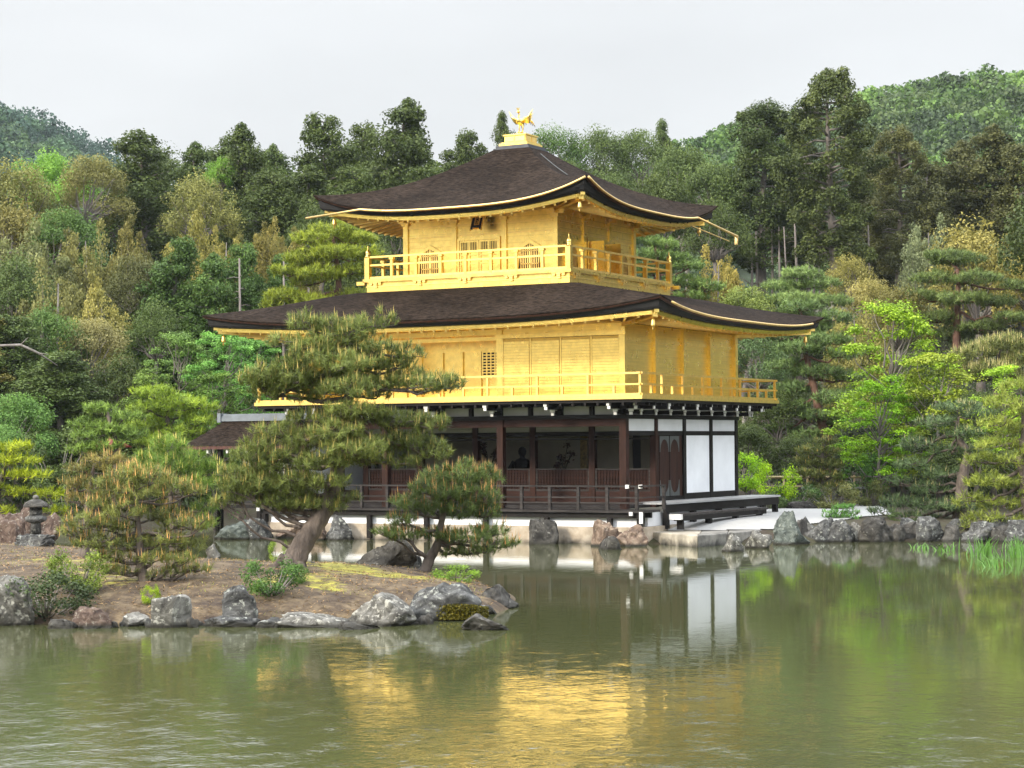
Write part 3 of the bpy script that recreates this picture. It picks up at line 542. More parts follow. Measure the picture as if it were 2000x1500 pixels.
def make_roof(rf, wall, zw, name, raf_step):
    mb = MB(); vs = np.linspace(0, 1, 15)
    for k in range(4): mb.grid([[rf.pt(k, v, u) for u in US] for v in vs])
    # turned-down lip, part of the shingle mass
    for k in range(4): mb.grid([[rf.pt(k, 1, u, dz, ins) for u in US] for dz, ins in ((0, 0), (-.05, .012))])
    ro = part(mb, name, SHAKE)
    def band(nm, mat, lay, smooth=True):
        b_ = MB()
        for k in range(4): b_.grid([[rf.pt(k, 1, u, dz, ins) for u in US] for dz, ins in lay], smooth)
        return part(b_, nm, mat, ro)
    band('eave_edge', EAVE, ((-.05, .012), (-.10, .05), (-.10, .12)))
    band('eave_underlay', EAVEB, ((-.10, .12), (-.121, .16), (-.19, .22), (-.19, .40)), False)
    sf = MB(); 
    for k in range(4):
        rows = [[rf.pt(k, 1, u, dz, ins) for u in US] for dz, ins in ((-.19, .40), (-.19, .34), (-.22, .33), (-.33, .36), (-.33, .50), (-.28, .50))]
        wl = [ring_pt(wall, k, u) for u in US]
        last = rows[-1]
        for f_ in (.5, 1.0): rows.append([(a[0] + (w[0] - a[0]) * f_, a[1] + (w[1] - a[1]) * f_, a[2] + (zw - a[2]) * f_) for a, w in zip(last, wl)])
        sf.grid(rows[:6], False); sf.grid(rows[5:], True)
    eo = part(sf, 'soffit', GOLD)
    for k in range(4):
        rm = MB(); hx = (rf.eave[2], rf.eave[3])[k % 2]
        for u in np.arange(-1 + .25 / hx, 1, raf_step / hx):
            a = np.array(rf.pt(k, 1, u, -.34, .46)); 
            wl = wall[2] if k % 2 == 0 else wall[3]; uw = np.clip(u * hx / wl, -1, 1); w = np.array([*ring_pt(wall, k, uw), zw - .05])
            if np.linalg.norm(a - w) > .3: rm.bar(a, w, .07, .09)
        part(rm, 'rafters', GOLDP, eo)
    # corner hip beams with pale ends
    for sx_, sy_, k, u in ((1, -1, 0, 1), (1, 1, 1, 1), (-1, 1, 2, 1), (-1, -1, 3, 1)):
        a = np.array(rf.pt(k, 1, u, -.30, .34)); w = np.array([wall[0] + sx_ * wall[2], wall[1] + sy_ * wall[3], zw - .12])
        d_ = unit(a - w); part(MB().bar(w, a - d_ * .05, .15, .20).bar(a - d_ * .9 + [0, 0, .10], a + d_ * .10 + [0, 0, .06], .15, .10), 'hip_rafter', GOLD, eo)
        bp_ = a - d_ * .22
        bl = MB().lathe([(.075, -.34), (.07, -.30), (.055, -.2), (.045, -.14), (.01, -.12), (.008, -.02)], tuple(bp_ + [0, 0, -.02]), 10).bar(bp_ + [0, 0, -.36], bp_ + [0, 0, -.46], .05, .01, (1, 0, 0))
        part(bl, 'wind_bell', GOLDP, eo)
    return ro, eo
def gutter(ro, rf, k, u0, u1, name='gutter'):
    pth = [rf.pt(k, 1, u, -.06, -.07) for u in np.linspace(u0, u1, 40)]
    part(MB().tube(pth, .038, 8), name, COPPER, ro)
# lower roof
T3 = (-6.1, 4.8)
v2, z2_ = smooth_prof([0, .13, .365, .53, .70, .87, 1], [8.02, 7.94, 7.70, 7.46, 7.24, 7.01, 6.81])
rf2 = Roof((T3[0], T3[1], 3.73, 3.73), (-LX / 2, DY / 2, LX / 2 + 2.37, DY / 2 + 2.37), (v2, z2_), .43, 3.4, .20)
ro2, eo2 = make_roof(rf2, (-LX / 2, DY / 2, LX / 2 + .03, DY / 2 + .03), 6.72, 'lower_roof', .46)
gutter(ro2, rf2, 1, -.90, .80)
# upper roof
v3, z3_ = smooth_prof([0, .128, .265, .46, .68, .85, 1], [12.89, 12.5, 12.08, 11.60, 11.06, 10.77, 10.50])
rf3 = Roof((T3[0], T3[1], .64, .64), (T3[0], T3[1], 5.02, 5.02), (v3, z3_), .68, 3.2, .30)
ro3, eo3 = make_roof(rf3, (T3[0], T3[1], 2.83, 2.83), 10.62, 'upper_roof', .42)
gutter(ro3, rf3, 0, -.62, .985); gutter(ro3, rf3, 1, -.985, .62)
a, b_ = np.array(rf3.pt(0, 1, -.62, -.06, -.07)), np.array(rf3.pt(0, 1, -.45, -.06, -.07)); part(MB().tube([b_, a, a + [-2.1, 0, -.16]], .038, 8), 'gutter', COPPER, ro3)
a = np.array(rf3.pt(1, 1, .62, -.06, -.07)); d_ = ray(1440, 462); e_ = CAMP + d_ * (a[0] - CAMP[0]) / d_[0]; part(MB().tube([a, a * .6 + e_ * .4, e_], [.04, .04, .05], 8).bar(e_ + [0, -.05, 0], e_ + [0, -.1, -.3], .09, .09), 'gutter_spout', COPPER, ro3)
part(MB().tube([a + [-.3, .2, -.25], a + [-.1, 2.9, -.55]], .02, 6), 'spout_stay', COPPER, ro3)
for v0, v1, u in ((.10, .42, -.55), (.56, .97, -.56)): 
    pth = [rf3.pt(1, v, u, .035 + .012 * (i % 2)) for i, v in enumerate(np.linspace(v0, v1, 44))]; part(MB().tube(pth, .013, 6), 'conductor_chain', IRON, ro3)
# ridge cap, gold pedestal, phoenix
part(MB().box(T3[0] - .68, T3[0] + .68, T3[1] - .68, T3[1] + .68, 12.80, 12.90).box(T3[0] - .62, T3[0] + .62, T3[1] - .62, T3[1] + .62, 12.902, 12.99), 'ridge_cap', pmat('dark_copper', (.06, .065, .075), .5, .4, .2, 6), ro3)
cx, cy_ = T3
ped = part(MB().box(cx - .54, cx + .54, cy_ - .54, cy_ + .54, 12.992, 13.07).box(cx - .49, cx + .49, cy_ - .49, cy_ + .49, 13.072, 13.12).box(cx - .40, cx + .40, cy_ - .40, cy_ + .40, 13.122, 13.34).box(cx - .44, cx + .44, cy_ - .44, cy_ + .44, 13.342, 13.385), 'gold_pedestal', GOLD)
for s_ in (-1, 1): part(MB().box(cx + s_ * .2 - .17, cx + s_ * .2 + .17, cy_ - .415, cy_ - .402, 13.15, 13.31), 'pedestal_panel', GOLDP, ped); part(MB().box(cx + .402, cx + .415, cy_ + s_ * .2 - .17, cy_ + s_ * .2 + .17, 13.15, 13.31), 'pedestal_panel', GOLDP, ped)
ph = MB(); o_ = np.array([cx, cy_, 13.387])
ph.lathe([(.15, 0), (.15, .05), (.10, .07), (.09, .10)], tuple(o_), 12)
body = [(0, .16, .50), (0, .10, .47), (0, 0, .44), (0, -.10, .47), (0, -.15, .55), (0, -.13, .64), (0, -.09, .70), (0, -.11, .76), (0, -.15, .79), (0, -.19, .785), (0, -.26, .76)]
ph.tube([o_ + q for q in body], [.03, .08, .11, .09, .055, .036, .034, .04, .05, .035, .005], 10)
pho = part(ph, 'phoenix_statue', GOLD)
cr = MB()
for a_ in (-.5, -.2, .1, .4): cr.bar(o_ + [0, -.15, .82], o_ + [.10 * math.sin(a_), -.15 + .10 * math.sin(a_), .93 - .03 * abs(a_)], .03, .015)
part(cr, 'crest', GOLD, pho)
for s_ in (-1, 1):
    part(MB().tube([o_ + [s_ * .06, 0, .40], o_ + [s_ * .07, .05, .26], o_ + [s_ * .07, 0, .10]], [.035, .022, .02], 8).bar(o_ + [s_ * .07, .04, .105], o_ + [s_ * .07, -.10, .105], .03, .02), 'leg', GOLD, pho)
    wg = MB()
    for i, (tx, ty, tz) in enumerate([(.46, .03, .86), (.44, .07, .74), (.40, .10, .63), (.35, .13, .55), (.30, .15, .48)]):
        r_ = o_ + [s_ * .07, .02 * i, .47]; t_ = o_ + [s_ * tx, ty, tz]; mid = (r_ + t_) / 2 + [s_ * .05, 0, -.03]
        wg.tube([r_, mid, t_], [.03, .045, .006], 6)
    part(wg, 'wing', GOLD, pho)
tl = MB()
for i in range(7):
    s_ = (i - 3) / 3; tl.tube([o_ + [0, .14, .49], o_ + [s_ * .10, .30, .66 - .06 * abs(s_)], o_ + [s_ * .20, .46, .62 - .10 * abs(s_)], o_ + [s_ * .26, .56, .48 - .14 * abs(s_)]], [.02, .028, .026, .008], 6)
part(tl, 'tail', GOLD, pho)
# --- top storey: base box, gallery, walls
h = 2.8; x0, x1, y0, y1 = cx - h, cx + h, cy_ - h, cy_ + h
g3 = part(MB().box(x0 - 1.06, x1 + 1.06, y0 - 1.06, y1 + 1.06, 8.34, 8.44), 'top_gallery', GOLD)
part(MB().box(x0 - .96, x1 + .96, y0 - .96, y1 + .96, 7.9, 8.338), 'gallery_base', GOLD, g3)
part(MB().box(x0 - .985, x1 + .985, y0 - .985, y1 + .985, 8.18, 8.21), 'base_moulding', GOLDP, g3)
def carved(p_, dx, dy):
    b_ = MB(); s_ = np.array([dx, dy, 0.]); t_ = np.array([-dy, dx, 0.]); p_ = np.array(p_, float)
    for q, zz, ww in ((0, 0, .12), (-.17, .03, .10), (.17, .03, .10)):
        b_.bar(p_ + t_ * q + [0, 0, zz], p_ + t_ * q + s_ * .07 + [0, 0, zz], ww, .07); b_.bar(p_ + t_ * q + [0, 0, zz + .06], p_ + t_ * q + s_ * .09 + [0, 0, zz + .06], ww + .05, .05)
    b_.bar(p_ + [0, 0, -.07] - t_ * .06, p_ + [0, 0, -.07] + t_ * .06, .10, .05)
    part(b_, 'bracket', GOLDP, g3)
for k in (-1, -.5, 0, .5, 1):
    carved((cx + k * 3.4, y0 - .96, 8.25), 0, -1); carved((x1 + .96, cy_ + k * 3.4, 8.25), 1, 0)
part(MB().bar((x0 - 1.3, y0 - 1.0, 8.31), (x0 - 1.0, y0 - 1.0, 8.31), .12, .12).bar((x1 + 1.0, y1 + 1.0, 8.31), (x1 + 1.3, y1 + 1.0, 8.31), .12, .12), 'beam_end', GOLD, g3)
X0, X1, Y0, Y1 = x0 - .93, x1 + .93, y0 - .93, y1 + .93
for z, nm, w in ((9.17, 'top_rail', .06), (8.90, 'middle_rail', .06), (8.48, 'foot_rail', .08)):
    part(MB().bar((X0, Y0, z), (X1, Y0, z), w, w).bar((X0, Y1, z), (X1, Y1, z), w, w).bar((X0, Y0 + .09, z), (X0, Y1 - .09, z), w, w).bar((X1, Y0 + .09, z), (X1, Y1 - .09, z), w, w), nm, GOLDP, g3)
for xx in (X0, X1):
    for yy in (Y0, Y1): part(MB().box(xx - .085, xx + .085, yy - .085, yy + .085, 8.44, 9.16).lathe([(.09, 0), (.09, .06), (.065, .07), (.085, .12), (.075, .2), (.02, .26), (.015, .37), (.002, .39)], (xx, yy, 9.161), 12), 'finial_post', GOLD, g3)
for i in range(1, 8):
    f_ = i / 8
    for (xx, yy) in ((X0 + (X1 - X0) * f_, Y0), (X0 + (X1 - X0) * f_, Y1), (X1, Y0 + (Y1 - Y0) * f_), (X0, Y0 + (Y1 - Y0) * f_)):
        part(MB().box(xx - .045, xx + .045, yy - .045, yy + .045, 8.44, 9.06).box(xx - .075, xx + .075, yy - .075, yy + .075, 9.062, 9.13), 'rail_post', GOLD, g3)
w3 = 2 * h / 3; DONE = set()
for i in range(4):
    for (xx, yy) in sorted({(round(a_, 4), round(b_, 4)) for a_, b_ in ((x0 + w3 * i, y0), (x0 + w3 * i, y1), (x0, y0 + w3 * i), (x1, y0 + w3 * i))} - DONE):
        if abs(yy - y1) < .01 and 0 < i < 3 and abs(xx - x1) > .1: continue
        if abs(xx - x0) < .01 and abs(yy - y0) > .1 and abs(yy - y1) > .1: continue
        DONE.add((xx, yy)); part(MB().box(xx - .09, xx + .09, yy - .09, yy + .09, 8.44, 10.22), 'gold_column', GOLD)
        cap = MB().box(xx - .14, xx + .14, yy - .14, yy + .14, 10.222, 10.32).box(xx - .30, xx + .30, yy - .07, yy + .07, 10.322, 10.40).box(xx - .069, xx + .069, yy - .30, yy + .30, 10.323, 10.401)
        for dx, dy in ((.25, 0), (-.25, 0), (0, .25), (0, -.25), (0, 0)): cap.box(xx + dx - .08, xx + dx + .08, yy + dy - .08, yy + dy + .08, 10.403, 10.47)
        part(cap, 'capital', GOLDP)
part(MB().box(x0, x1, y0 - .03, y0 + .03, 8.44, 10.62), 'gold_wall', GOLD); part(MB().box(x1 - .03, x1 + .03, y0 + .031, y1, 8.44, 10.62), 'gold_wall', GOLD)
part(MB().box(x0 - .03, x0 + .03, y0 + .031, y1, 8.44, 10.62).box(x0 + .031, x1 - .031, y1 - .03, y1 + .03, 8.44, 10.62), 'gold_wall', GOLD)
for i in range(3):
    a_ = x0 + w3 * i; part(MB().box(a_ + .092, a_ + w3 - .092, y0 - .06, y0 - .032, 10.12, 10.17).box(a_ + .092, a_ + w3 - .092, y0 - .055, y0 - .032, 9.78, 9.83), 'head_rail', GOLDP)
    a_ = y0 + w3 * i; part(MB().box(x1 + .032, x1 + .06, a_ + .092, a_ + w3 - .092, 10.12, 10.17).box(x1 + .032, x1 + .055, a_ + .092, a_ + w3 - .092, 9.78, 9.83), 'head_rail', GOLDP)
jf, js = MB(), MB()
for z in np.arange(8.62, 10.5, .21):
    for i in (0, 2): jf.box(x0 + w3 * i + .092, x0 + w3 * (i + 1) - .092, y0 - .0345, y0 - .031, z, z + .008); js.box(x1 + .031, x1 + .0345, y0 + w3 * i + .092, y0 + w3 * (i + 1) - .092, z, z + .014)
for z in np.arange(9.88, 10.5, .21): jf.box(x0 + w3 + .092, x0 + 2 * w3 - .092, y0 - .0345, y0 - .031, z, z + .008); js.box(x1 + .031, x1 + .0345, y0 + w3 + .092, y0 + 2 * w3 - .092, z, z + .014)
part(jf, 'board_joints', GOLDG); part(js, 'board_joints', GOLDG)
jb = MB()
for z in np.arange(4.6, 6.5, .26):
    for q_ in (.102, 2.222, 4.342, 6.462): jb.box(.0505, .0535, q_, q_ + 1.916, z, z + .014)
WINB = pmat('window_shade', (.15, .075, .028), .6, .2, .2, 4)
def bell(w, zt):                                            # bell-shaped (cusped) outline
    pts = []
    for s_ in np.linspace(-1, 1, 25):
        a_ = abs(s_); zz = zt * (1 - .28 * a_ ** 2.4 - .06 * math.sin(a_ * math.pi)) if a_ < .98 else zt * .62
        pts.append((s_ * w * (1 - .02), zz))
    return [(-w * 1.12, 0)] + [(-w * 1.02, zt * .5)] + pts + [(w * 1.02, zt * .5), (w * 1.12, 0)]
def bell_window(center, front):
    def P3(u, v, d): return (center + u, y0 - d, 8.56 + v) if front else (x1 + d, center + u, 8.56 + v)
    b1, b2 = bell(.36, .86), bell(.46, 1.0)
    m_ = MB(); k = len(b1); m_.add([P3(u, v, .036) for u, v in b1], [tuple(range(k))]); wo = part(m_, 'bell_window', WINB)
    f_ = MB()
    vs = [P3(u, v, .034) for u, v in b1] + [P3(u, v - .02, .034) for u, v in b2] + [P3(u, v, .085) for u, v in b1] + [P3(u, v - .02, .085) for u, v in b2]
    fs = [(2 * k + i, 2 * k + i + 1, 3 * k + i + 1, 3 * k + i) for i in range(k - 1)] + [(k + i, k + i + 1, 3 * k + i + 1, 3 * k + i) for i in range(k - 1)] + [(i, i + 1, 2 * k + i + 1, 2 * k + i) for i in range(k - 1)]
    f_.add(vs, fs); part(f_, 'frame', GOLD, wo)
    b_ = MB()
    def ztop(u): return np.interp(u, [q[0] for q in b1[2:-2]], [q[1] for q in b1[2:-2]])
    for u in np.linspace(-.32, .32, 9): b_.bar(P3(u, 0, .055), P3(u, ztop(u), .055), .028 if abs(u) > .01 else .06, .03, (1, 0, 0) if not front else (0, 1, 0))
    for v in (.2, .42, .62): b_.bar(P3(-.34, v, .06), P3(.34, v, .06), .02, .025)
    part(b_, 'bars', GOLDP, wo)
for i in (0, 2): bell_window(x0 + w3 * (i + .5), True); bell_window(y0 + w3 * (i + .5), False)
# panelled doors, front and side
def panel_doors(c_, front):
    def B(mb, u0, u1, z0, z1, d0, d1):
        if front: mb.box(c_ + u0, c_ + u1, y0 - d1, y0 - d0, z0, z1)
        else: mb.box(x1 + d0, x1 + d1, c_ + u0, c_ + u1, z0, z1)
    f_ = MB(); B(f_, -.80, .80, 9.62, 9.70, .032, .11); B(f_, -.80, -.73, 8.5, 9.62, .032, .11); B(f_, .73, .80, 8.5, 9.62, .032, .11); part(f_, 'door_frame', GOLD)
    for s_ in (-1, 1):
        u0, u1 = (-.725, -.01) if s_ < 0 else (.01, .725)
        d_ = MB(); B(d_, u0, u1, 8.5, 9.615, .034, .05); do = part(d_, 'door', GOLDB)
        st = MB()
        for u in (u0, (u0 + u1) / 2 - .03, u1 - .06): B(st, u, u + .06, 8.5, 9.615, .0505, .08)
        for z in (8.5, 8.84, 9.12, 9.24, 9.56): B(st, u0, u1, z, z + .05, .051, .0785)
        part(st, 'stiles', GOLD, do)
        gb = MB()
        for u in np.linspace(u0 + .1, u1 - .1, 9): B(gb, u - .012, u + .012, 9.29, 9.56, .0507, .07)
        part(gb, 'grille', GOLD, do); g_ = MB(); B(g_, u0 + .06, u1 - .06, 9.29, 9.56, .0503, .0506); part(g_, 'grille_shade', WINB, do)
panel_doors(cx, True); panel_doors(cy_, False)
for u in (-.62, .62): part(MB().box(x1 + .05, x1 + .62, cy_ + u - .02, cy_ + u + .02, 8.52, 9.6), 'open_door_leaf', GOLD)
# name board under the front eave
d_ = ray(933, 430); q_ = (y0 - .5 - CAMP[1]) / d_[1]; pl = empty('name_board', CAMP + d_ * q_); pl.parent = pav; pl.rotation_euler = (R(-22), 0, 0); pl.scale = (.62, .62, .62)
def lb(mb, nm, mt): o_ = mb.build(nm, mt, pl); return o_
lb(MB().box(-.27, .27, -.02, .02, -.42, .42), 'backing', DARK)
lb(MB().box(-.155, .155, -.04, -.021, -.30, .36), 'gold_field', GOLDP)
lb(MB().box(-.30, -.20, -.06, .03, -.52, .45).box(.20, .30, -.06, .03, -.52, .45).box(-.199, .199, -.05, .03, -.44, -.36), 'carved_frame', EAVEB)
lb(MB().box(-.335, -.301, -.05, .03, -.60, .42).box(.301, .335, -.05, .03, -.60, .42).box(-.25, .25, -.045, .03, -.50, -.441), 'frame_edge', GOLDP)
tcu = bpy.data.curves.new('name_board_characters', 'FONT'); tcu.body = '\u7a76\n\u7adf\n\u9802'; tcu.size = .20; tcu.align_x = 'CENTER'; tcu.space_line = .98; tcu.extrude = .004; tcu.offset = .006
to = bpy.data.objects.new('tmp', tcu); C.objects.link(to); bpy.context.view_layer.update()
tme = bpy.data.meshes.new_from_object(to.evaluated_get(bpy.context.evaluated_depsgraph_get())); bpy.data.objects.remove(to)
ch = link('characters', tme, None, pl, (0, -.0405, .17)); tme.materials.clear(); tme.materials.append(EAVEB); ch.rotation_euler = (R(90), 0, 0)
# --- stone foundation and landing
tag(MB().box(-12.55, 1.05, -.92, 9.2, -.4, .50).build('stone_foundation', STONE), 'low pinkish cream stone footing under the pavilion along the waterline', 'stone footing')
part(MB().box(-12.4, .95, -.86, -.78, .502, .765).box(.8, .9, -.298, 8.6, .502, .925), 'plaster_plinth', WHITE)
ln = empty('stone_landing', (2.3, 1.5, 0), 0, 'flat pale stone boat landing jutting into the pond before the side veranda', 'stone landing')
def slab(pts, z0, z1, nm, mt=GRANITE):
    mb = MB(); mb.prism([(q[0] - 2.3, q[1] - 1.5) for q in pts], z0, z1); o_ = mb.build(nm, mt, ln); 
    bv = o_.modifiers.new('b', 'BEVEL'); bv.width = .03; bv.segments = 2; return o_
G = lambda x, y, z: gp(x, y, z)[:2]
slab([G(1250, 1037, .34), G(1362, 1046, .34), G(1375, 1030, .34), G(1300, 1022, .34)], -.3, .34, 'slab', weather(pmat('landing_stone', (.34, .30, .235), .8, 0, .2, 3, .5, 14, col2=(.50, .45, .365)), .7, 1.1, 1.8, damp=True))
slab([G(1363, 1046, .335), G(1420, 1041, .335), G(1430, 1022, .335), G(1376, 1030, .335)], -.3, .335, 'slab')
slab([G(1421, 1041, .338), G(1503, 1034, .338), G(1500, 1016, .338), G(1431, 1022, .338)], -.3, .338, 'slab')
slab([G(1290, 1022, .42), G(1490, 1012, .42), G(1480, 1004, .42), G(1290, 1013, .42)], -.3, .42, 'back_slab')
slab([G(1345, 1062, .08), G(1500, 1048, .08), G(1500, 1030, .08), G(1350, 1035, .08)], -.3, .08, 'lower_slab')
# --- things in the open room
st = MB(); st.lathe([(.50, 0), (.52, .10), (.46, .18), (.30, .30), (.27, .42), (.30, .60), (.22, .74), (.09, .80), (.085, .86), (.13, .93), (.145, 1.03), (.11, 1.13), (.03, 1.18)], (0, 0, 0), 20)
st.tube([(-.28, -.02, .66), (-.40, -.12, .42), (-.16, -.34, .30)], [.11, .10, .06], 8).tube([(.28, -.02, .66), (.40, -.12, .42), (.16, -.34, .30)], [.11, .10, .06], 8)
sx_, sy_ = atx = at(1022, 880, 1)[:2] if False else (0, 0)
def room(px, y):                                            # x of a line of sight at depth y in the room
    d = ray(px, 880); tt = (y - CAMP[1]) / d[1]; return CAMP[0] + d[0] * tt
stm = empty('seated_statue', (room(1020, 5.0), 5.0, 1.1), 0, 'dark seated figure statue on a stand inside the open ground floor', 'statue')
st.build('figure', DARK, stm, (0, 0, .62)); MB().box(-.62, .62, -.5, .5, .45, .618).box(-.5, .5, -.4, .4, 0, .448).build('stand', DARK, stm)
for px, lab, hh in ((1102, 'dark vase of flowers between the statue and the hanging scroll in the room', 1.25), (956, 'dark vase of flowers left of the seated statue in the room', 1.35)):
    v_ = empty('flower_vase', (room(px, 4.6), 4.6, 1.1), 0, lab, 'vase', 'flower vases in the open room')
    MB().lathe([(.16, 0), (.13, .1), (.10, .35), (.16, .55), (.18, .62), (.12, .64)], (0, 0, .35), 12).build('vase', DARK, v_)
    MB().box(-.25, .25, -.2, .2, 0, .348).build('stand', DARK, v_)
    sm = MB(); fl = []; rg = np.random.default_rng(px)
    for i in range(9):
        a_ = rg.uniform(0, 6.28); e_ = np.array([math.cos(a_) * .28, math.sin(a_) * .2, .95 + rg.uniform(.15, .95)]); sm.tube([(0, 0, .95), e_ * [.4, .4, 1] * [1, 1, .8], e_], .012, 5); fl.append(e_)
    sm.build('stems', DARK, v_); c_ = np.concatenate([e_ + rg.normal(size=(26, 3)) * .06 for e_ in fl])
    o_ = link('flowers', leaf_quads('flowers', c_, rg.normal(size=c_.shape), .09, rg.uniform(0, 1, len(c_)), .8), LEAF, v_); o_.color = (.06, .035, .03, 1)
sc_ = empty('hanging_scroll', (room(1140, 5.95), 5.97, 2.75), 0, 'narrow gilt hanging scroll on the pale room wall', 'scroll')
MB().box(-.13, .13, -.02, .01, -.9, .65).build('sheet', pmat('scroll_silk', (.30, .21, .06), .6, 0, .5, 9), sc_); MB().bar((-.18, 0, -.92), (.18, 0, -.92), .05, .05).build('roller', DARK, sc_)
tb = empty('low_table', (room(1128, 4.4), 4.4, 1.1), 0, 'small dark altar table in front of the hanging scroll', 'table')
MB().box(-.3, .3, -.18, .18, .95, 1.0).build('top', DARK, tb)
for s_ in (-1, 1): MB().box(s_ * .24 - .025, s_ * .24 + .025, -.12, .12, 0, .948).build('leg', DARK, tb)
# ------------------------------------------------------------------ rocks
def ico(sub):
    bm = bmesh.new(); bmesh.ops.create_icosphere(bm, subdivisions=sub, radius=1)
    V = np.array([v.co[:] for v in bm.verts]); F = np.array([[v.index for v in f.verts] for f in bm.faces]); bm.free(); return V, F
ICO4, ICO5 = ico(4), ico(5)
def noise3(P, s, seed, octs=4):
    rg = np.random.default_rng(seed); out = np.zeros(len(P)); amp = 1.0; P = P / s
    for o in range(octs):
        for k in range(5):
            d = unit(rg.normal(size=3)); out += amp * np.sin(P @ d * 2.6 + rg.uniform(0, 6.28) + 1.3 * np.sin(P @ unit(rg.normal(size=3)) * 1.9 + rg.uniform(0, 6.28))) / 5
        P = P * 2.03; amp *= 0.55
    return out
def rock(px0, px1, py0, py1, kind, label, z=0.0, prof=None, box=3.3, dep=0.8, seed=None, cut=10, rough=0.20, name='rock', group=None, rz=0.0):
    seed = seed if seed is not None else int(px0 * 7 + py0)
    rg = np.random.default_rng(abs(seed)); big = (px1 - px0) > 55
    V, F = ICO5 if big else ICO4
    c = gp((px0 + px1) / 2, py1, z); D = math.hypot(*(c[:2] - CAMP[:2])); w, h = (px1 - px0) * D / FPX * 1.10, (py1 - py0) * D / FPX * (.90 if group == 'rocks edging the island' else 1.04)
    P = V / (np.abs(V) ** box).sum(1)[:, None] ** (1 / box)          # boxier than a ball
    for k in range(cut):                                            # split faces
        n_ = unit(rg.normal(size=3) * [1, 1, .7]); dd = rg.uniform(.52, .88); t = P @ n_; P = P - np.maximum(t - dd, 0)[:, None] * n_
    P = P * (1 + rough * noise3(V, .62, seed, 5))[:, None]
    ridged = 1 - np.abs(noise3(V, .35, seed + 5, 3)); P = P * (1 - rough * .45 * (ridged ** 3))[:, None]
    lo, hi = P.min(0), P.max(0); P[:, :2] = (P[:, :2] - (lo + hi)[:2] / 2) / ((hi - lo)[:2] / 2); P[:, 2] = P[:, 2] / hi[2]
    if prof: P[:, 2] = np.where(P[:, 2] > 0, P[:, 2] * np.interp(P[:, 0], [q[0] for q in prof], [q[1] * .78 + .22 for q in prof]), P[:, 2])
    zt = P[:, 2].max(); P[:, 2] = np.where(P[:, 2] > 0, P[:, 2] / zt * h, P[:, 2] * min(.35, h * .6))
    P[:, 0] *= w / 2; P[:, 1] *= w / 2 * dep
    off = unit((c - CAMP) * [1, 1, 0]) * (w / 2 * dep * .75)
    o = link(name, mesh_np(name, P, F, True), RK[kind] if isinstance(kind, str) else kind, None, (c[0] + off[0], c[1] + off[1], z)); o.rotation_euler = (0, 0, -YAW + rz)
    return tag(o, label, 'rock', group or 'rocks along the pond shores')
IG = 'rocks edging the island'
rock(-40, 66, 1116, 1222, 'pale', 'large pale topped boulder at the left end of the island shore', dep=.7, group=IG, prof=[(-1, .9), (.3, 1), (1, .75)])
rock(144, 219, 1183, 1228, 'red', 'brownish rock sloping down to the right beside the dark shoreline bush', group=IG, prof=[(-1, .95), (-.4, 1), (.3, .85), (1, .2)], box=4)
rock(224, 288, 1195, 1224, 'pale', 'low pale whitish rock between the brown rock and the upright block', group=IG)
rock(302, 369, 1157, 1226, 'pale', 'upright block shaped pale grey stone below the left pine', group=IG, box=7, dep=.7, cut=4, rough=.07, prof=[(-1, .97), (-.3, .96), (.6, 1), (1, .9)])
rock(384, 401, 1212, 1222, 'pale', 'pebble sized pale stone next to the upright block', group=IG)
rock(399, 502, 1202, 1225, 'grey', 'long low grey rock at the waterline left of the leafy shrub', group=IG, box=3, dep=.5)
rock(437, 502, 1137, 1206, 'grey', 'tilted pale grey slab leaning in the island bank', z=.12, group=IG, prof=[(-1, .8), (-.5, 1), (.2, .9), (1, .35)], dep=.6, cut=9)
rock(541, 684, 1196, 1226, 'pale', 'long flat rock right of the green shrub on the island edge', group=IG, box=4, dep=.45)
rock(664, 815, 1154, 1223, 'pale', 'big crinkled light grey rock with pale lichen near the island tip', group=IG, prof=[(-1, .25), (-.5, .78), (-.1, 1), (.3, .93), (.7, .6), (1, .2)], rough=.2, cut=9)
rock(662, 738, 1212, 1230, 'dark', 'flat dark stone awash in front of the big crinkled rock', group=IG, dep=.6)
rd = rock(796, 948, 1132, 1212, 'grey', 'largest domed grey boulder with yellow moss around its foot', group=IG, prof=[(-1, .5), (-.6, .85), (-.2, 1), (.3, .93), (.7, .7), (1, .4)], cut=5)
rock(916, 1010, 1138, 1190, 'dark', 'dark grey rock behind the domed boulder on the island tip', group=IG, prof=[(-1, .8), (-.3, 1), (.3, .85), (1, .2)])
rock(904, 992, 1195, 1231, 'dark', 'low pointed brown rock standing in the water off the island tip', group=IG, prof=[(-1, .2), (-.35, 1), (.1, .6), (.5, .4), (1, .2)])
rock(694, 812, 1044, 1116, 'dark', 'dark pyramid shaped rock on the far side of the island', z=.32, group=IG, prof=[(-1, .08), (-.4, .6), (.15, 1), (.55, .95), (1, .5)], box=3.4, cut=6, dep=.7)
rock(788, 822, 1075, 1114, 'grey', 'thin grey slab leaning against the dark pyramid rock', z=.33, group=IG, prof=[(-1, .6), (.3, 1), (1, .7)], dep=.4)
rock(403, 430, 1060, 1088, 'pale', 'small white flecked stone at the back edge of the island', z=.35, group=IG, prof=[(-1, .3), (0, 1), (1, .2)])
rock(540, 566, 1096, 1112, 'pale', 'small grey stone at the foot of the leaning pine', z=.5, group=IG)
rock(600, 640, 1096, 1108, 'dark', 'dark half buried stone right of the leaning pine trunk', z=.5, group=IG)
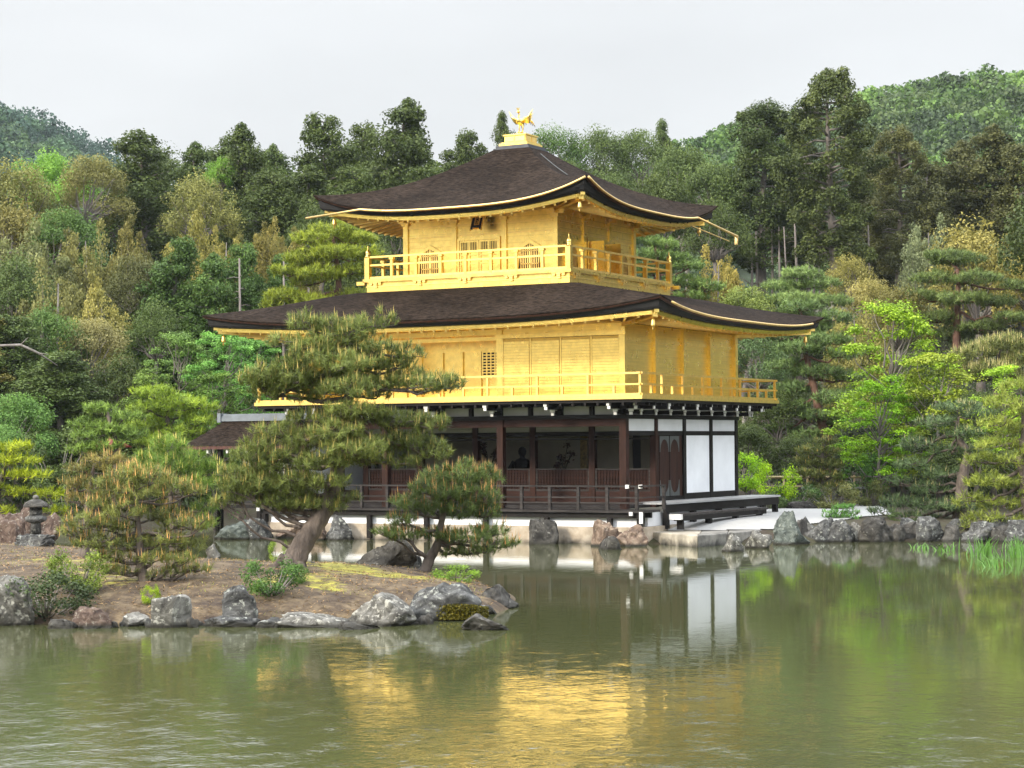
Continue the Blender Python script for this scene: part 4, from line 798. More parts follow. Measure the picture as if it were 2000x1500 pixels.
for q in [(283, 306, 1206, 1226, 'grey', 'small grey stone wedged left of the upright block'), (366, 388, 1204, 1226, 'dark', 'small dark stone at the right foot of the upright block'), (496, 546, 1204, 1226, 'grey', 'low grey edging stone below the fresh green shrub'), (92, 150, 1208, 1228, 'dark', 'low dark stone under the dark azalea at the waterline'), (812, 850, 1196, 1220, 'dark', 'small dark stone left of the moss fringe'), (940, 975, 1180, 1200, 'grey', 'low grey stone between the domed boulder and the pointed rock'), (216, 232, 1212, 1226, 'dark', 'tiny dark stone right of the brown rock'), (690, 730, 1170, 1196, 'pale', 'pale stone half buried behind the big crinkled rock')]: rock(*q, group=IG, dep=.6)
# moss fringe on the domed boulder, a mat of its own
c_ = gp(885, 1212, 0); mo = np.random.default_rng(4); n_ = 3400
u_ = mo.uniform(-1, 1, n_); xx = u_ * 1.02; pos = np.stack([60 * xx * .0087 * 1.0, -np.sqrt(np.maximum(0, 1 - u_ ** 2)) * .38 + mo.normal(size=n_) * .03, .03 + mo.uniform(0, 1, n_) ** 1.5 * .26 * (1 - .3 * u_ ** 2)], 1)
mo_o = link('moss_mat', leaf_quads('moss_mat', pos, mo.normal(size=(n_, 3)) + [0, -1, .3], mo.uniform(.02, .05, n_), mo.uniform(0, 1, n_), .7), LEAF, None, (c_[0] + .15 * math.sin(YAW) , c_[1] + .30 * math.cos(YAW), 0))
mo_o.rotation_euler = (0, 0, -YAW); mo_o.color = (.075, .066, .012, 1); tag(mo_o, 'ochre yellow moss fringe hanging around the foot of the domed boulder', 'moss')
# rock pile behind the lantern
for q in [(-20, 50, 1005, 1052, 'red', 'reddish brown rock at the left edge behind the lantern', .6), (28, 75, 985, 1048, 'red', 'tallest reddish rock directly behind the stone lantern', .6), (70, 118, 1004, 1050, 'red', 'rust brown rock right of the stone lantern', .6), (-30, 36, 1018, 1062, 'red', 'low weathered brown rock at the left picture edge before the lantern rocks', .55)]:
    rock(*q[:4], q[4], q[5], z=q[6], group='rocks behind the lantern', dep=.6)
FG = 'rocks at the foot of the pavilion'
for q in [(428, 496, 1021, 1051, 'green', 'long greenish rock by the annex posts', [(-1, .2), (-.4, .9), (.3, 1), (1, .9)]), (488, 535, 1016, 1051, 'grey', 'grey rounded rock under the left corner of the veranda', None),
          (543, 592, 1013, 1048, 'pink', 'pinkish rock seen left of the leaning pine trunk', None), (590, 640, 1030, 1052, 'pink', 'flat pale rock in front of the footing behind the leaning trunk', None), (642, 694, 1011, 1052, 'grey', 'grey tent shaped rock right of the leaning trunk at the footing', [(-1, .3), (-.2, 1), (.3, .95), (1, .25)]),
          (1040, 1085, 1016, 1060, 'dark', 'dark grey upright rock under the veranda front', None), (1156, 1216, 1019, 1064, 'pink', 'pinkish brown rounded rock under the veranda corner', None), (1174, 1213, 1051, 1071, 'dark', 'small black wet rock before the pinkish rounded rock', None),
          (1207, 1258, 1029, 1064, 'pink', 'pale pink rock beside the stone landing', [(-1, .4), (0, .9), (.6, 1), (1, .7)]), (1218, 1262, 1018, 1040, 'pink', 'flat pink stone behind the landing corner', None)]:
    w_ = (q[1] - q[0]) * .10; rock(q[0] - w_, q[1] + w_, q[2] - 3, q[3] + 3, q[4], q[5], prof=q[6], group=FG, dep=.7)
SG = 'rocks along the right bank'
for q in [(1412, 1450, 1047, 1076, 'pale', 'white knobbly rock standing in the water before the landing', None, 0), (1461, 1504, 1043, 1069, 'pale', 'pale brown rock in the water right of the white knobbly rock', None, 0),
          (1518, 1576, 1006, 1062, 'green', 'tallest greenish rock at the right end of the landing', [(-1, .75), (-.5, 1), (.2, .95), (1, .35)], 0), (1568, 1594, 1016, 1054, 'grey', 'narrow rock wedged right of the tall greenish rock', None, 0), (1580, 1624, 1020, 1057, 'grey', 'grey rock below the little pine on the white sand', None, 0),
          (1619, 1668, 1021, 1057, 'grey', 'furrowed grey rock right under the small pine', None, 0), (1663, 1688, 1026, 1056, 'pale', 'small pale rock between two larger grey bank rocks', None, 0), (1684, 1742, 1017, 1057, 'dark', 'wide dark rock at the tip of the white sand', None, 0),
          (1736, 1764, 1030, 1056, 'dark', 'small dark rock right of the wide dark rock', None, 0), (1760, 1794, 1026, 1054, 'dark', 'shadowy rock left of the iris clumps', None, 0), (1788, 1843, 1016, 1056, 'grey', 'grey blue rock under the overhanging dark pine', None, 0),
          (1842, 1880, 1030, 1056, 'dark', 'mossy dark rock between the iris clumps', None, 0), (1878, 1942, 1026, 1057, 'grey', 'broad grey rock behind the iris leaves', None, 0), (1938, 1982, 1032, 1057, 'dark', 'dark low rock near the right picture edge', None, 0), (1974, 2050, 1024, 1058, 'grey', 'grey rock at the right picture edge', None, 0)]:
    w_ = (q[1] - q[0]) * .10; rock(q[0] - w_, q[1] + w_, q[2] - 5, q[3] + 2, q[4], q[5], prof=q[6], z=q[7], group=SG, dep=.8)
for q in [(1604, 1640, 1012, 1044, 'grey', 'back row grey rock between the two rocks below the small pine'), (1700, 1730, 1010, 1036, 'dark', 'back row dark rock behind the wide dark rock'), (1755, 1800, 1012, 1042, 'grey', 'back row grey rock at the foot of the dark bush'), (1845, 1885, 1014, 1042, 'grey', 'back row grey rock under the twisted pine'), (1935, 1985, 1014, 1044, 'grey', 'back row grey rock under the drooping yellow pine'), (1546, 1580, 1014, 1046, 'dark', 'dark rock tucked behind the tallest greenish rock')]: rock(*q[:6], z=.18, group=SG, dep=.8)
rock(1540, 1602, 979, 994, 'dark', 'long low dark kerb stone behind the white sand', z=.62, box=5, dep=.25, group=SG)
# ------------------------------------------------------------------ stone lantern
lo = gp(70, 1058, .66); S = math.hypot(*(lo[:2] - CAMP[:2])) / FPX
lan = empty('stone_lantern', lo, -YAW, 'weathered grey stone lantern with round cap on the island', 'stone lantern')
LST = RK['grey']
MB().lathe([(20 * S, 0), (17 * S, 8 * S), (12 * S, 14 * S), (10.5 * S, 16 * S)], (0, 0, -.03), 10).build('base', LST, lan)
MB().lathe([(10.5 * S, 14 * S), (9.5 * S, 34 * S), (10 * S, 36 * S)], n=14).build('shaft', LST, lan)
MB().lathe([(11 * S, 36 * S), (19 * S, 39 * S), (21 * S, 43 * S), (20 * S, 47 * S), (12 * S, 50 * S)], n=16).build('platform', LST, lan)
MB().lathe([(11.5 * S, 50 * S), (12 * S, 65 * S)], n=6).box(-4 * S, 4 * S, -12.6 * S, -9 * S, 53 * S, 62 * S).build('fire_box', LST, lan)
MB().lathe([(10 * S, 65 * S), (23 * S, 65.5 * S), (23.5 * S, 68 * S), (20 * S, 74 * S), (12 * S, 79 * S), (4 * S, 81 * S)], n=20).build('cap', RK['dark'], lan)
MB().lathe([(4.5 * S, 80 * S), (6 * S, 83 * S), (5 * S, 87 * S), (1 * S, 89 * S)], n=12).build('finial', RK['pale'], lan)
rock(34, 108, 1044, 1066, 'grey', 'cracked grey base stones spread under the stone lantern', z=.60, group='rocks behind the lantern', dep=.6, rough=.3)
# ------------------------------------------------------------------ annex pavilion over the water
an = empty('annex_pavilion', (-15.2, 4, 0), 0, 'low open annex with brown shingle roof and grey ridge tiles left of the gold pavilion', 'annex')
mb = MB(); us = np.linspace(0, 1, 13)
def ann(hx, y, t):                                          # t: 0 ridge, 1 eave
    return (hx, y, 3.95 - .95 * (1 - (1 - t) ** 1.7))
for s_ in (-1, 1):
    mb.grid([[(-2.65 - .95 * t + (6.2 + .95 * t) * k / 8, s_ * 1.6 * t, 3.95 - .95 * (t + .35 * (t - t * t))) for k in range(9)] for t in us])
mb.grid([[(-2.65 - .95 * t, 1.6 * t * w, 3.95 - .95 * (t + .35 * (t - t * t))) for w in np.linspace(-1, 1, 7)] for t in us])
ar = mb.build('roof', SHAKE, an)
MB().box(-3.58, 3.5, -1.58, -1.50, 2.88, 2.99).box(-3.58, 3.5, 1.50, 1.58, 2.88, 2.99).box(-3.58, -3.50, -1.49, 1.49, 2.88, 2.99).build('eave_edge', EAVE, ar)
MB().box(-2.75, 3.5, -.16, .16, 3.88, 4.02).box(-2.75, 3.5, -.13, .13, 4.022, 4.07).box(-2.75, 3.5, -.09, .09, 4.072, 4.14).box(-2.90, -2.752, -.2, .2, 3.84, 4.17).build('ridge_tiles', pmat('grey_tile', (.17, .19, .21), .5, 0, .15, 4), ar)
for x in (-1.9, -.2, 1.5):
    for y in (-1.35, 1.35): MB().box(x - .08, x + .08, y - .08, y + .08, 0, 2.95).build('column', DARK, an)
MB().box(-2.0, 3.4, -1.5, 1.4, .93, 1.0).build('deck', GREYW, an)
MB().box(-2.1, 3.4, -1.48, -1.36, .82, .928).box(-1.95, -1.85, -1.6, -1.49, .5, 1.0).build('floor_beam', DARK, an)
MB().bar((-2.3, -1.42, 1.46), (3.3, -1.42, 1.46), .05, .05).build('handrail', GREYW, an)
MB().box(-2.05, -1.95, -1.58, -1.48, 0, 1.46).build('rail_post', GREYW, an)
for x in (-3.2, -2.35, -1.5, -.65, .2): MB().box(x - .04, x + .04, -1.50, -1.36, 2.74, 2.87).build('rafter_end', TIPW, an)
# ------------------------------------------------------------------ fence, benches, red cloth
f0_, f1_ = at(1485, 932, 79), at(1760, 932, 80)
fz = float(ground_z([f0_])[0]); fen = empty('bamboo_fence', (f0_[0], f0_[1], fz), 0, 'low bamboo rail fence behind the clipped pine on the right', 'fence')
dv = f1_ - f0_; dv[2] = 0; MB().tube([(0, 0, f0_[2] - fz), tuple(dv + [0, 0, f1_[2] - fz])], .05, 8).tube([(0, 0, f0_[2] - fz - .35), tuple(dv + [0, 0, f1_[2] - fz - .35])], .03, 8).build('rail', BAMBOO, fen)
for k in range(7): q = dv * k / 6; MB().tube([tuple(q + [0, 0, -.1]), tuple(q + [0, 0, f0_[2] - fz + .05])], .04, 8).build('post', BAMBOO, fen)
for px, D, w, lab in ((1590, 78, .9, 'grey plank bench half hidden behind the clipped layered pine'), (1655, 77.5, 1.3, 'grey plank bench right of the clipped pine below the fence')):
    q = at(px, 951, D); bz = float(ground_z([q])[0]); bn = empty('bench', (q[0], q[1], bz), -YAW, lab, 'bench', 'benches by the path'); hh = q[2] - bz
    MB().box(-w / 2, w / 2, -.2, .2, hh - .07, hh).build('seat', DECK, bn)
    for s_ in (-1, 1): MB().box(s_ * w * .38 - .05, s_ * w * .38 + .05, -.15, .15, -.05, hh - .072).build('leg', GRANITE, bn)
q = at(214, 868, 82); rz_ = float(ground_z([q])[0]); hh = q[2] - rz_
rb = empty('red_parasol', (q[0], q[1], rz_), 0, 'red paper parasol glimpsed between the low pines on the left bank', 'parasol')
RED = pmat('red_paper', (.22, .02, .02), .6, 0, .1, 3); MB().lathe([(.9, -.12), (.6, .04), (.05, .22), (.02, .3)], (0, 0, hh), 16).build('canopy', RED, rb); MB().tube([(0, 0, 0), (0, 0, hh + .15)], .03, 8).build('pole', WOOD, rb)
# ------------------------------------------------------------------ visitors on the far path
SKIN = pmat('skin', (.55, .36, .27), .5, 0, .05, 3); HAIR = pmat('hair', (.02, .015, .012), .5, 0, .3, 20)
def person(px, D, Ht, shirt, trousers, label, turn):
    J = {'pel': (0, 0, .53), 'wai': (0, 0, .62), 'che': (0, .0, .73), 'nk': (0, 0, .83), 'hd': (0, -.01, .90), 'top': (0, 0, .965),
         'hl': (.05, 0, .50), 'kl': (.055, -.01, .28), 'al': (.055, .01, .045), 'tl': (.06, -.08, .02), 'sl': (.105, 0, .80), 'el': (.13, .015, .63), 'wl': (.125, -.06, .50), 'fl': (.12, -.09, .44)}
    for k in ('h', 'k', 'a', 't', 's', 'e', 'w', 'f'): a = J[k + 'l']; J[k + 'r'] = (-a[0], a[1], a[2])
    E_ = [('pel', 'wai'), ('wai', 'che'), ('che', 'nk'), ('nk', 'hd'), ('hd', 'top')]
    for s_ in 'lr': E_ += [('pel', 'h' + s_), ('h' + s_, 'k' + s_), ('k' + s_, 'a' + s_), ('a' + s_, 't' + s_), ('che', 's' + s_), ('s' + s_, 'e' + s_), ('e' + s_, 'w' + s_), ('w' + s_, 'f' + s_)]
    rad = dict(pel=.085, wai=.075, che=.085, nk=.032, hd=.052, top=.035, h=.052, k=.035, a=.024, t=.02, s=.036, e=.026, w=.019, f=.016)
    ks = list(J); me = bpy.data.meshes.new('person'); me.from_pydata([tuple(c * Ht for c in J[k]) for k in ks], [(ks.index(a), ks.index(b)) for a, b in E_], [])
    o = link('tmp', me); md = o.modifiers.new('s', 'SKIN'); o.modifiers.new('d', 'SUBSURF').levels = 1
    for k, sv_ in zip(ks, me.skin_vertices[0].data): r = rad.get(k, rad.get(k[:-1], .03)) * Ht; sv_.radius = (r, r * .85)
    bpy.context.view_layer.update(); m2 = bpy.data.meshes.new_from_object(o.evaluated_get(bpy.context.evaluated_depsgraph_get())); bpy.data.objects.remove(o); m2.name = 'person'
    m2.materials.clear()
    for mm_ in (SKIN, shirt, trousers): m2.materials.append(mm_)
    for pl_ in m2.polygons:
        c = pl_.center / Ht; pl_.use_smooth = True
        pl_.material_index = 0 if c.z > .835 or (abs(c.x) > .1 and c.z < .5) else (1 if c.z > .52 or (abs(c.x) > .095 and c.z > .5) else 2)
    q = at(px, 900, D); gz = float(ground_z([q])[0]); pe = link('person', m2, None, None, (q[0], q[1], gz)); pe.rotation_euler = (0, 0, -YAW + turn)
    tag(pe, label, 'person', 'visitors on the far bank'); hm = MB(); V_, F_ = ICO4; hv = [(v * [.056, .06, .055] + [0, .012, .925]) * Ht for v in V_ if True]
    hm.add(hv, [tuple(f) for f in F_ if (V_[f, 2].mean() > -.05 or V_[f, 1].mean() > .25)], True); hm.build('hair', HAIR, pe)
PK, RD_, WH_, NV = pmat('pink_cloth', (.62, .33, .30), .8, 0, .1, 4), pmat('red_cloth', (.42, .05, .05), .8, 0, .1, 4), pmat('white_cloth', (.6, .56, .52), .8, 0, .06, 4), pmat('navy_cloth', (.03, .035, .06), .8, 0, .2, 4)
person(484, 84, 1.66, WH_, NV, 'person in a cream top standing on the far bank under the annex eave', .4); person(501, 85, 1.62, PK, NV, 'person in a pink top second from the left among the visitors', -.6); person(516, 84, 1.68, PK, WH_, 'person in pink top and light trousers in the middle of the visitors', .2)
person(530, 85, 1.66, RD_, NV, 'person in a red top among the visitors behind the big pine', 1.0); person(546, 84, 1.58, WH_, NV, 'person in a white top rightmost of the visitors', -.3)
# ------------------------------------------------------------------ pines built tuft by tuft
RTV = np.array([math.cos(YAW), -math.sin(YAW), 0.0]); FWV = np.array([math.sin(YAW), math.cos(YAW), 0.0])
def needles(P, dirs, rg, k, ln, w, spread=.85):
    n = len(P); d = np.repeat(unit(dirs), k, 0); p = np.repeat(P, k, 0)
    r = unit(rg.normal(size=(n * k, 3))); nd = unit(d * (1.0 - spread * .45) + r * spread)
    b = p + d * (rg.uniform(-.35, .35, (n * k, 1)) * ln); L_ = ln * rg.uniform(.7, 1.15, (n * k, 1)); s = unit(np.cross(nd, r + .01)) * w / 2
    V = np.stack([b - s, b + s, b + nd * L_], 1).reshape(-1, 3)
    return V, np.arange(3 * n * k).reshape(-1, 3)
def sway(p, q, n, rg, amp, sag=0.0):
    t = np.linspace(0, 1, n)[:, None]; P = p + (q - p) * t; L_ = np.linalg.norm(q - p)
    o = np.cumsum(rg.normal(size=(n, 3)), 0); o = o - o[0] - (o[-1] - o[0]) * t; return P + o * amp * L_ + np.array([0, 0, -1]) * sag * L_ * np.sin(math.pi * t)
def pad_pine(name, label, D, trunk, pads, col, cand=None, dens=1.0, k=26, ln=.13, w=.009, rb=.12, rt=.03, bark=None, cat='pine tree', group='garden pines', seed=1, base=None, cdens=1.0, cl=(.12, .24), dip=.0, spread=.85):
    rg = np.random.default_rng(seed); sc = D / FPX
    TP = np.array([at(x, y, D + (d_[0] if d_ else 0)) for x, y, *d_ in trunk]); org = TP[0].copy()
    if base is not None: org[2] = base; TP[0][2] = base - .08
    root = empty(name, org, 0, label, cat, group)
    t_ = np.linspace(0, 1, len(TP)); tt = np.linspace(0, 1, max(14, len(TP) * 4)); TP2 = np.stack([np.interp(tt, t_, TP[:, i]) for i in range(3)], 1)
    kern = np.array([.25, .5, .25]); 
    for _ in range(3): TP2[1:-1] = TP2[:-2] * .25 + TP2[1:-1] * .5 + TP2[2:] * .25
    rad = rb + (rt - rb) * tt ** .8; rad[0] *= 1.35; rad[1] *= 1.12; rad *= 1 + .06 * np.sin(np.arange(len(tt)) * 2.1)
    tm = MB().tube(TP2 - org, rad, 14)
    if rb > .2:
        for a_ in np.linspace(0, 6.28, 7)[:-1]: e_ = np.array([math.cos(a_), math.sin(a_), 0]); tm.tube([e_ * rb * .5 + [0, 0, .22], e_ * rb * 1.15 + [0, 0, .04], e_ * rb * 1.55 + [0, 0, -.1]], [rb * .45, rb * .32, rb * .12], 8)
    Ps, ds, tn, tops = [], [], [], []; br = MB()
    for i, (px, py, rx, ry, *dd) in enumerate(pads):
        off = dd[0] if dd else rg.uniform(-.35, .35) * rx * sc * 1.6
        c = at(px, py, D + off); a, b = rx * sc, ry * sc; dp = a * .8
        n = int(max(6, 620 * a * (b + .06) * dens * (dp * 1.1 + .25)))
        if n > 1500: n = 1500
        u = unit(rg.normal(size=(n, 3))) * rg.uniform(.25, 1, (n, 1)) ** .45
        u[:, 2] = u[:, 2] * .75 + .12 * (1 - u[:, 0] ** 2)
        lob = 1 + .22 * np.sin(u[:, 0] * 5 + i) + .15 * np.sin(u[:, 1] * 6 + i * 2)
        p = c + RTV * (u[:, :1] * a) + FWV * (u[:, 1:2] * dp) + np.array([0, 0, 1]) * (u[:, 2:] * b * lob[:, None] - dip * b * (u[:, :1] ** 2))
        Ps.append(p); ds.append(unit(np.stack([u[:, 0] * .5, u[:, 1] * .5, np.full(n, .8)], 1) @ np.stack([RTV, FWV, [0, 0, 1.]]) + rg.normal(size=(n, 3)) * .25)); tn.append(np.clip(rg.normal(.5, .16, n) + rg.normal() * .07, 0, 1)); tops.append(u[:, 2])
        # limb from the trunk to the pad and twigs inside it
        j = np.argmin(np.linalg.norm(TP2 - (c + np.array([0, 0, 1]) * (a * .25 if rb > .2 else -a * .4)), axis=1)); j = max(2, min(j, len(TP2) - 1))
        s_ = TP2[j]; e_ = c - np.array([0, 0, b * .35]); r0 = min(rad[j] * .55, .02 + a * .06)
        pth = sway(s_, e_, 8, rg, .035, .05); br.tube(pth - org, np.linspace(r0, r0 * .45, 8), 7)
        for q in range(5): 
            m_ = p[rg.integers(n)]; br.tube(sway(pth[5 + q % 3], m_ - [0, 0, b * .1], 5, rg, .05) - org, np.linspace(r0 * .4, .006, 5), 5)
    P, d_, t, tp = np.concatenate(Ps), np.concatenate(ds), np.concatenate(tn), np.concatenate(tops)
    tm.v += []; to_ = tm.build('trunk', bark or BARK, root); br.build('branches', bark or BARK, to_)
    V, F = needles(P - org, d_, rg, k, ln, w, spread); tint = np.clip(np.repeat(t, k) + rg.normal(size=len(F)) * .09, 0, 1)
    o = link('needles', mesh_np('needles', V, F, False, tint), LEAF, root); o.color = (*col, 1)
    if cand:
        pick = np.where((tp > -.1) & (rg.uniform(size=len(P)) < .62 * cdens))[0]; m_ = rg.integers(1, 4, len(pick)); Q = np.repeat(P[pick], m_, 0) - org; n = len(Q)
        Q = Q + rg.normal(size=(n, 3)) * .03; up = unit(np.stack([rg.normal(size=n) * .12, rg.normal(size=n) * .12, np.ones(n)], 1)); L_ = rg.uniform(*cl, (n, 1)); ww = ln * .055
        a_ = unit(np.cross(up, rg.normal(size=(n, 3)))); b_ = np.cross(up, a_); ring = [a_ * ww, (-a_ * .5 + b_ * .87) * ww, (-a_ * .5 - b_ * .87) * ww]
        VV = np.stack([Q + ring[0], Q + ring[1], Q + ring[2], Q + up * L_], 1).reshape(-1, 3); I = np.arange(n)[:, None] * 4
        FF = np.concatenate([I + [0, 1, 3], I + [1, 2, 3], I + [2, 0, 3]]); 
        co = link('candles', mesh_np('candles', VV, FF, False, np.tile(rg.uniform(0, 1, n), 3)), LEAF, root); co.color = (*cand, 1)
    return root
PG, OR_, TN = (.135, .160, .052), (.46, .25, .105), (.42, .30, .12)
zi = lambda px, py, D: float(island_z([at(px, py, D)])[0])
zg = lambda px, D: float(ground_z([at(px, 900, D)])[0])
pad_pine('pine_tree', 'tallest pine with thick trunk leaning right on the island, in front of the pavilion', 41.0,
    [(566, 1104), (582, 1078), (602, 1045), (624, 1013), (645, 980), (656, 940), (661, 900), (668, 855), (676, 805), (682, 765), (683, 725), (680, 685), (680, 650)],
    [(680, 760, 60, 26, -.7), (668, 712, 60, 26, -.5), (690, 800, 60, 16, -.6), (660, 845, 60, 24, -.6), (690, 880, 70, 26, -.6), (630, 905, 60, 18, -.5), (490, 890, 44, 24), (530, 905, 50, 26), (500, 742, 40, 26), (545, 752, 50, 24), (600, 702, 54, 26), (722, 712, 56, 22), (645, 662, 50, 26), (800, 742, 54, 22), (690, 655, 46, 22), (620, 755, 50, 24), (860, 745, 40, 18), (455, 975, 30, 14), (480, 948, 50, 24), (540, 982, 56, 18), (600, 985, 50, 16), (520, 945, 50, 24), (430, 985, 24, 12), (585, 940, 50, 22), (640, 940, 50, 18, -.5), (590, 632, 36, 24), (640, 640, 40, 28), (700, 640, 42, 26), (750, 625, 26, 22), (558, 668, 44, 15), (610, 680, 46, 24), (668, 690, 55, 32), (735, 682, 50, 24), (800, 692, 36, 22), (775, 715, 40, 14),
     (522, 738, 44, 30), (575, 735, 52, 38), (640, 745, 60, 36), (700, 745, 44, 26), (760, 752, 44, 22), (835, 756, 50, 20), (885, 752, 30, 18), (520, 768, 36, 16), (600, 778, 40, 12), (735, 775, 30, 10),
     (600, 815, 46, 16), (655, 818, 44, 14), (720, 815, 55, 22), (780, 822, 55, 26), (840, 830, 42, 24), (540, 845, 52, 24), (600, 862, 56, 26), (505, 870, 36, 22), (660, 868, 50, 22), (730, 868, 60, 28), (800, 866, 60, 28), (852, 884, 34, 22), (570, 890, 44, 18), (700, 900, 46, 14), (780, 902, 46, 16),
     (470, 925, 44, 20), (520, 932, 40, 22), (450, 950, 28, 16), (505, 962, 52, 20), (560, 958, 50, 24), (620, 965, 46, 22), (670, 972, 34, 18), (580, 985, 44, 12), (650, 990, 30, 10)],
    PG, (.33, .27, .10), rb=.25, rt=.05, seed=3, base=zi(566, 1104, 41) - .02, k=28, ln=.14, w=.011, dens=1.35, cdens=.55)
pad_pine('pine_tree', 'small crooked pine with upright tan shoots at the right side of the island', 42.6,
    [(828, 1122), (838, 1092), (852, 1070), (860, 1050), (862, 1015), (872, 985), (880, 950), (882, 925)],
    [(860, 935, 44, 26), (905, 930, 46, 30), (950, 935, 34, 30), (830, 955, 34, 20), (880, 965, 50, 24), (945, 968, 36, 22), (800, 985, 40, 22), (850, 995, 44, 20), (905, 995, 50, 26), (950, 1000, 32, 26), (785, 1018, 34, 14), (960, 1040, 40, 18), (910, 1050, 50, 20), (860, 1045, 36, 16), (790, 1045, 46, 16), (985, 1062, 30, 16), (935, 1076, 40, 14), (890, 1078, 32, 14), (750, 1040, 26, 12)],
    (.115, .15, .05), (.42, .25, .11), rb=.13, rt=.03, seed=5, base=zi(828, 1122, 42.6), cl=(.12, .26), k=28, ln=.14, w=.011, dens=1.5, cdens=.6)
pad_pine('pine_tree', 'bushy young pine thick with orange shoots on the left of the island', 38.4,
    [(290, 1166), (283, 1140), (276, 1108), (274, 1075), (270, 1040), (268, 1005), (265, 965), (262, 935)],
    [(250, 930, 46, 24), (300, 935, 44, 24), (345, 952, 40, 18), (205, 952, 34, 18), (270, 965, 60, 24), (375, 962, 26, 12), (190, 985, 30, 16), (240, 1000, 50, 20), (310, 1000, 50, 22), (165, 1018, 44, 18), (215, 1030, 46, 18), (350, 1020, 46, 22), (395, 1025, 26, 16), (140, 1038, 30, 14), (185, 1060, 50, 18), (250, 1060, 46, 20), (320, 1056, 50, 20), (370, 1062, 40, 16), (220, 1088, 44, 16), (300, 1092, 40, 14), (350, 1092, 40, 14), (200, 1112, 34, 10), (345, 1116, 42, 10), (390, 1112, 32, 9), (300, 1122, 36, 9), (245, 1116, 34, 9)],
    (.15, .165, .055), (.43, .275, .115), rb=.12, rt=.03, seed=6, base=zi(290, 1166, 38.4), cl=(.10, .22), k=26, ln=.135, w=.010, dens=1.4, cdens=.85)
pad_pine('pine_tree', 'olive brown pine behind the bushy young pine on the island', 45.5, [(165, 1060), (170, 1000), (175, 950), (185, 905)],
    [(200, 895, 40, 18), (165, 915, 36, 18), (225, 915, 40, 16), (140, 945, 26, 18), (185, 945, 44, 20), (225, 900, 30, 14), (160, 975, 36, 16), (215, 970, 40, 16)], (.16, .145, .05), (.36, .25, .11), rb=.10, seed=7, k=20, w=.011, base=zi(165, 1060, 45.5), cdens=.5)
pad_pine('pine_tree', 'bright green loose pine with radiating needles left of the big pine', 48.0, [(340, 1045), (335, 980), (330, 930), (330, 880)],
    [(330, 870, 36, 20), (300, 895, 40, 20), (360, 895, 40, 22), (330, 915, 50, 22), (385, 920, 34, 20), (285, 925, 34, 18), (370, 945, 44, 18), (415, 945, 36, 22), (405, 990, 30, 20), (400, 1020, 24, 20), (420, 915, 30, 18)], (.13, .19, .045), (.36, .32, .11), rb=.09, seed=8, k=22, ln=.2, w=.012, base=zi(340, 1045, 48), cdens=.6)
GPN = 'garden pines around the far bank'
fp = dict(k=14, ln=.24, w=.032, dens=.55, group=GPN, cdens=.7)
pad_pine('pine_tree', 'cloud pruned pine with yellow green pads left of the top storey', 92, [(668, 700), (664, 620), (662, 570), (660, 530), (654, 490), (650, 462)],
    [(650, 452, 50, 20), (610, 468, 44, 18), (695, 468, 44, 18), (600, 505, 50, 20), (655, 495, 50, 20), (716, 500, 34, 20), (560, 530, 36, 16), (625, 535, 50, 18), (690, 530, 40, 16), (560, 580, 46, 17), (612, 590, 50, 16), (680, 578, 50, 15), (530, 595, 24, 12), (590, 552, 30, 12)], (.20, .23, .045), bark=REDBARK, rb=.22, rt=.07, seed=9, base=zg(668, 92), **fp)
pad_pine('pine_tree', 'low pine with flat green pads behind the island on the left bank', 77, [(225, 920), (228, 865), (216, 832), (210, 805)],
    [(200, 800, 40, 12), (245, 815, 36, 11), (172, 830, 40, 14), (216, 838, 44, 13), (165, 852, 30, 10), (250, 850, 44, 13), (200, 872, 44, 11), (160, 880, 30, 10)], (.15, .21, .055), rb=.14, rt=.05, seed=10, base=zg(225, 77), **fp)
pad_pine('pine_tree', 'wide pine with yellow lit flat top pads left of the annex roof', 79, [(345, 900), (336, 850), (326, 820), (330, 795)],
    [(300, 768, 44, 12), (345, 786, 56, 12), (395, 796, 36, 11), (290, 800, 46, 12), (340, 812, 46, 12), (395, 822, 34, 11), (290, 832, 46, 13), (350, 845, 56, 13), (300, 862, 46, 12), (370, 870, 36, 11)], (.20, .26, .05), rb=.16, rt=.05, seed=11, base=zg(345, 79), **fp)
pad_pine('pine_tree', 'brightest yellow layered pine at the left picture edge above the lantern', 74, [(-14, 1020), (-4, 965), (6, 925), (16, 890)],
    [(25, 876, 44, 10), (40, 900, 38, 10), (0, 900, 40, 10), (62, 928, 40, 8), (10, 930, 36, 9), (30, 962, 36, 10), (95, 966, 34, 10), (8, 1000, 26, 9), (108, 998, 24, 9), (-25, 950, 36, 12)], (.25, .285, .04), rb=.14, rt=.05, seed=12, base=zg(-14, 74), **fp)
pad_pine('pine_tree', 'tall red barked pine right of the pavilion with spreading green pads', 86, [(1618, 900), (1613, 850), (1600, 806), (1592, 765), (1585, 738), (1577, 704), (1568, 670), (1570, 620)],
    [(1580, 640, 50, 15), (1525, 658, 38, 14), (1625, 622, 44, 14), (1560, 682, 50, 15), (1612, 664, 50, 16), (1650, 692, 40, 14), (1540, 716, 46, 15), (1600, 728, 56, 16), (1655, 738, 40, 13), (1555, 760, 50, 15), (1635, 778, 50, 15), (1540, 795, 46, 14), (1605, 812, 50, 14), (1672, 764, 34, 12), (1525, 838, 40, 14), (1640, 830, 40, 13), (1580, 850, 40, 12), (1560, 600, 44, 14)], (.115, .16, .06), bark=REDBARK, rb=.26, rt=.07, seed=13, base=zg(1618, 86), **fp)
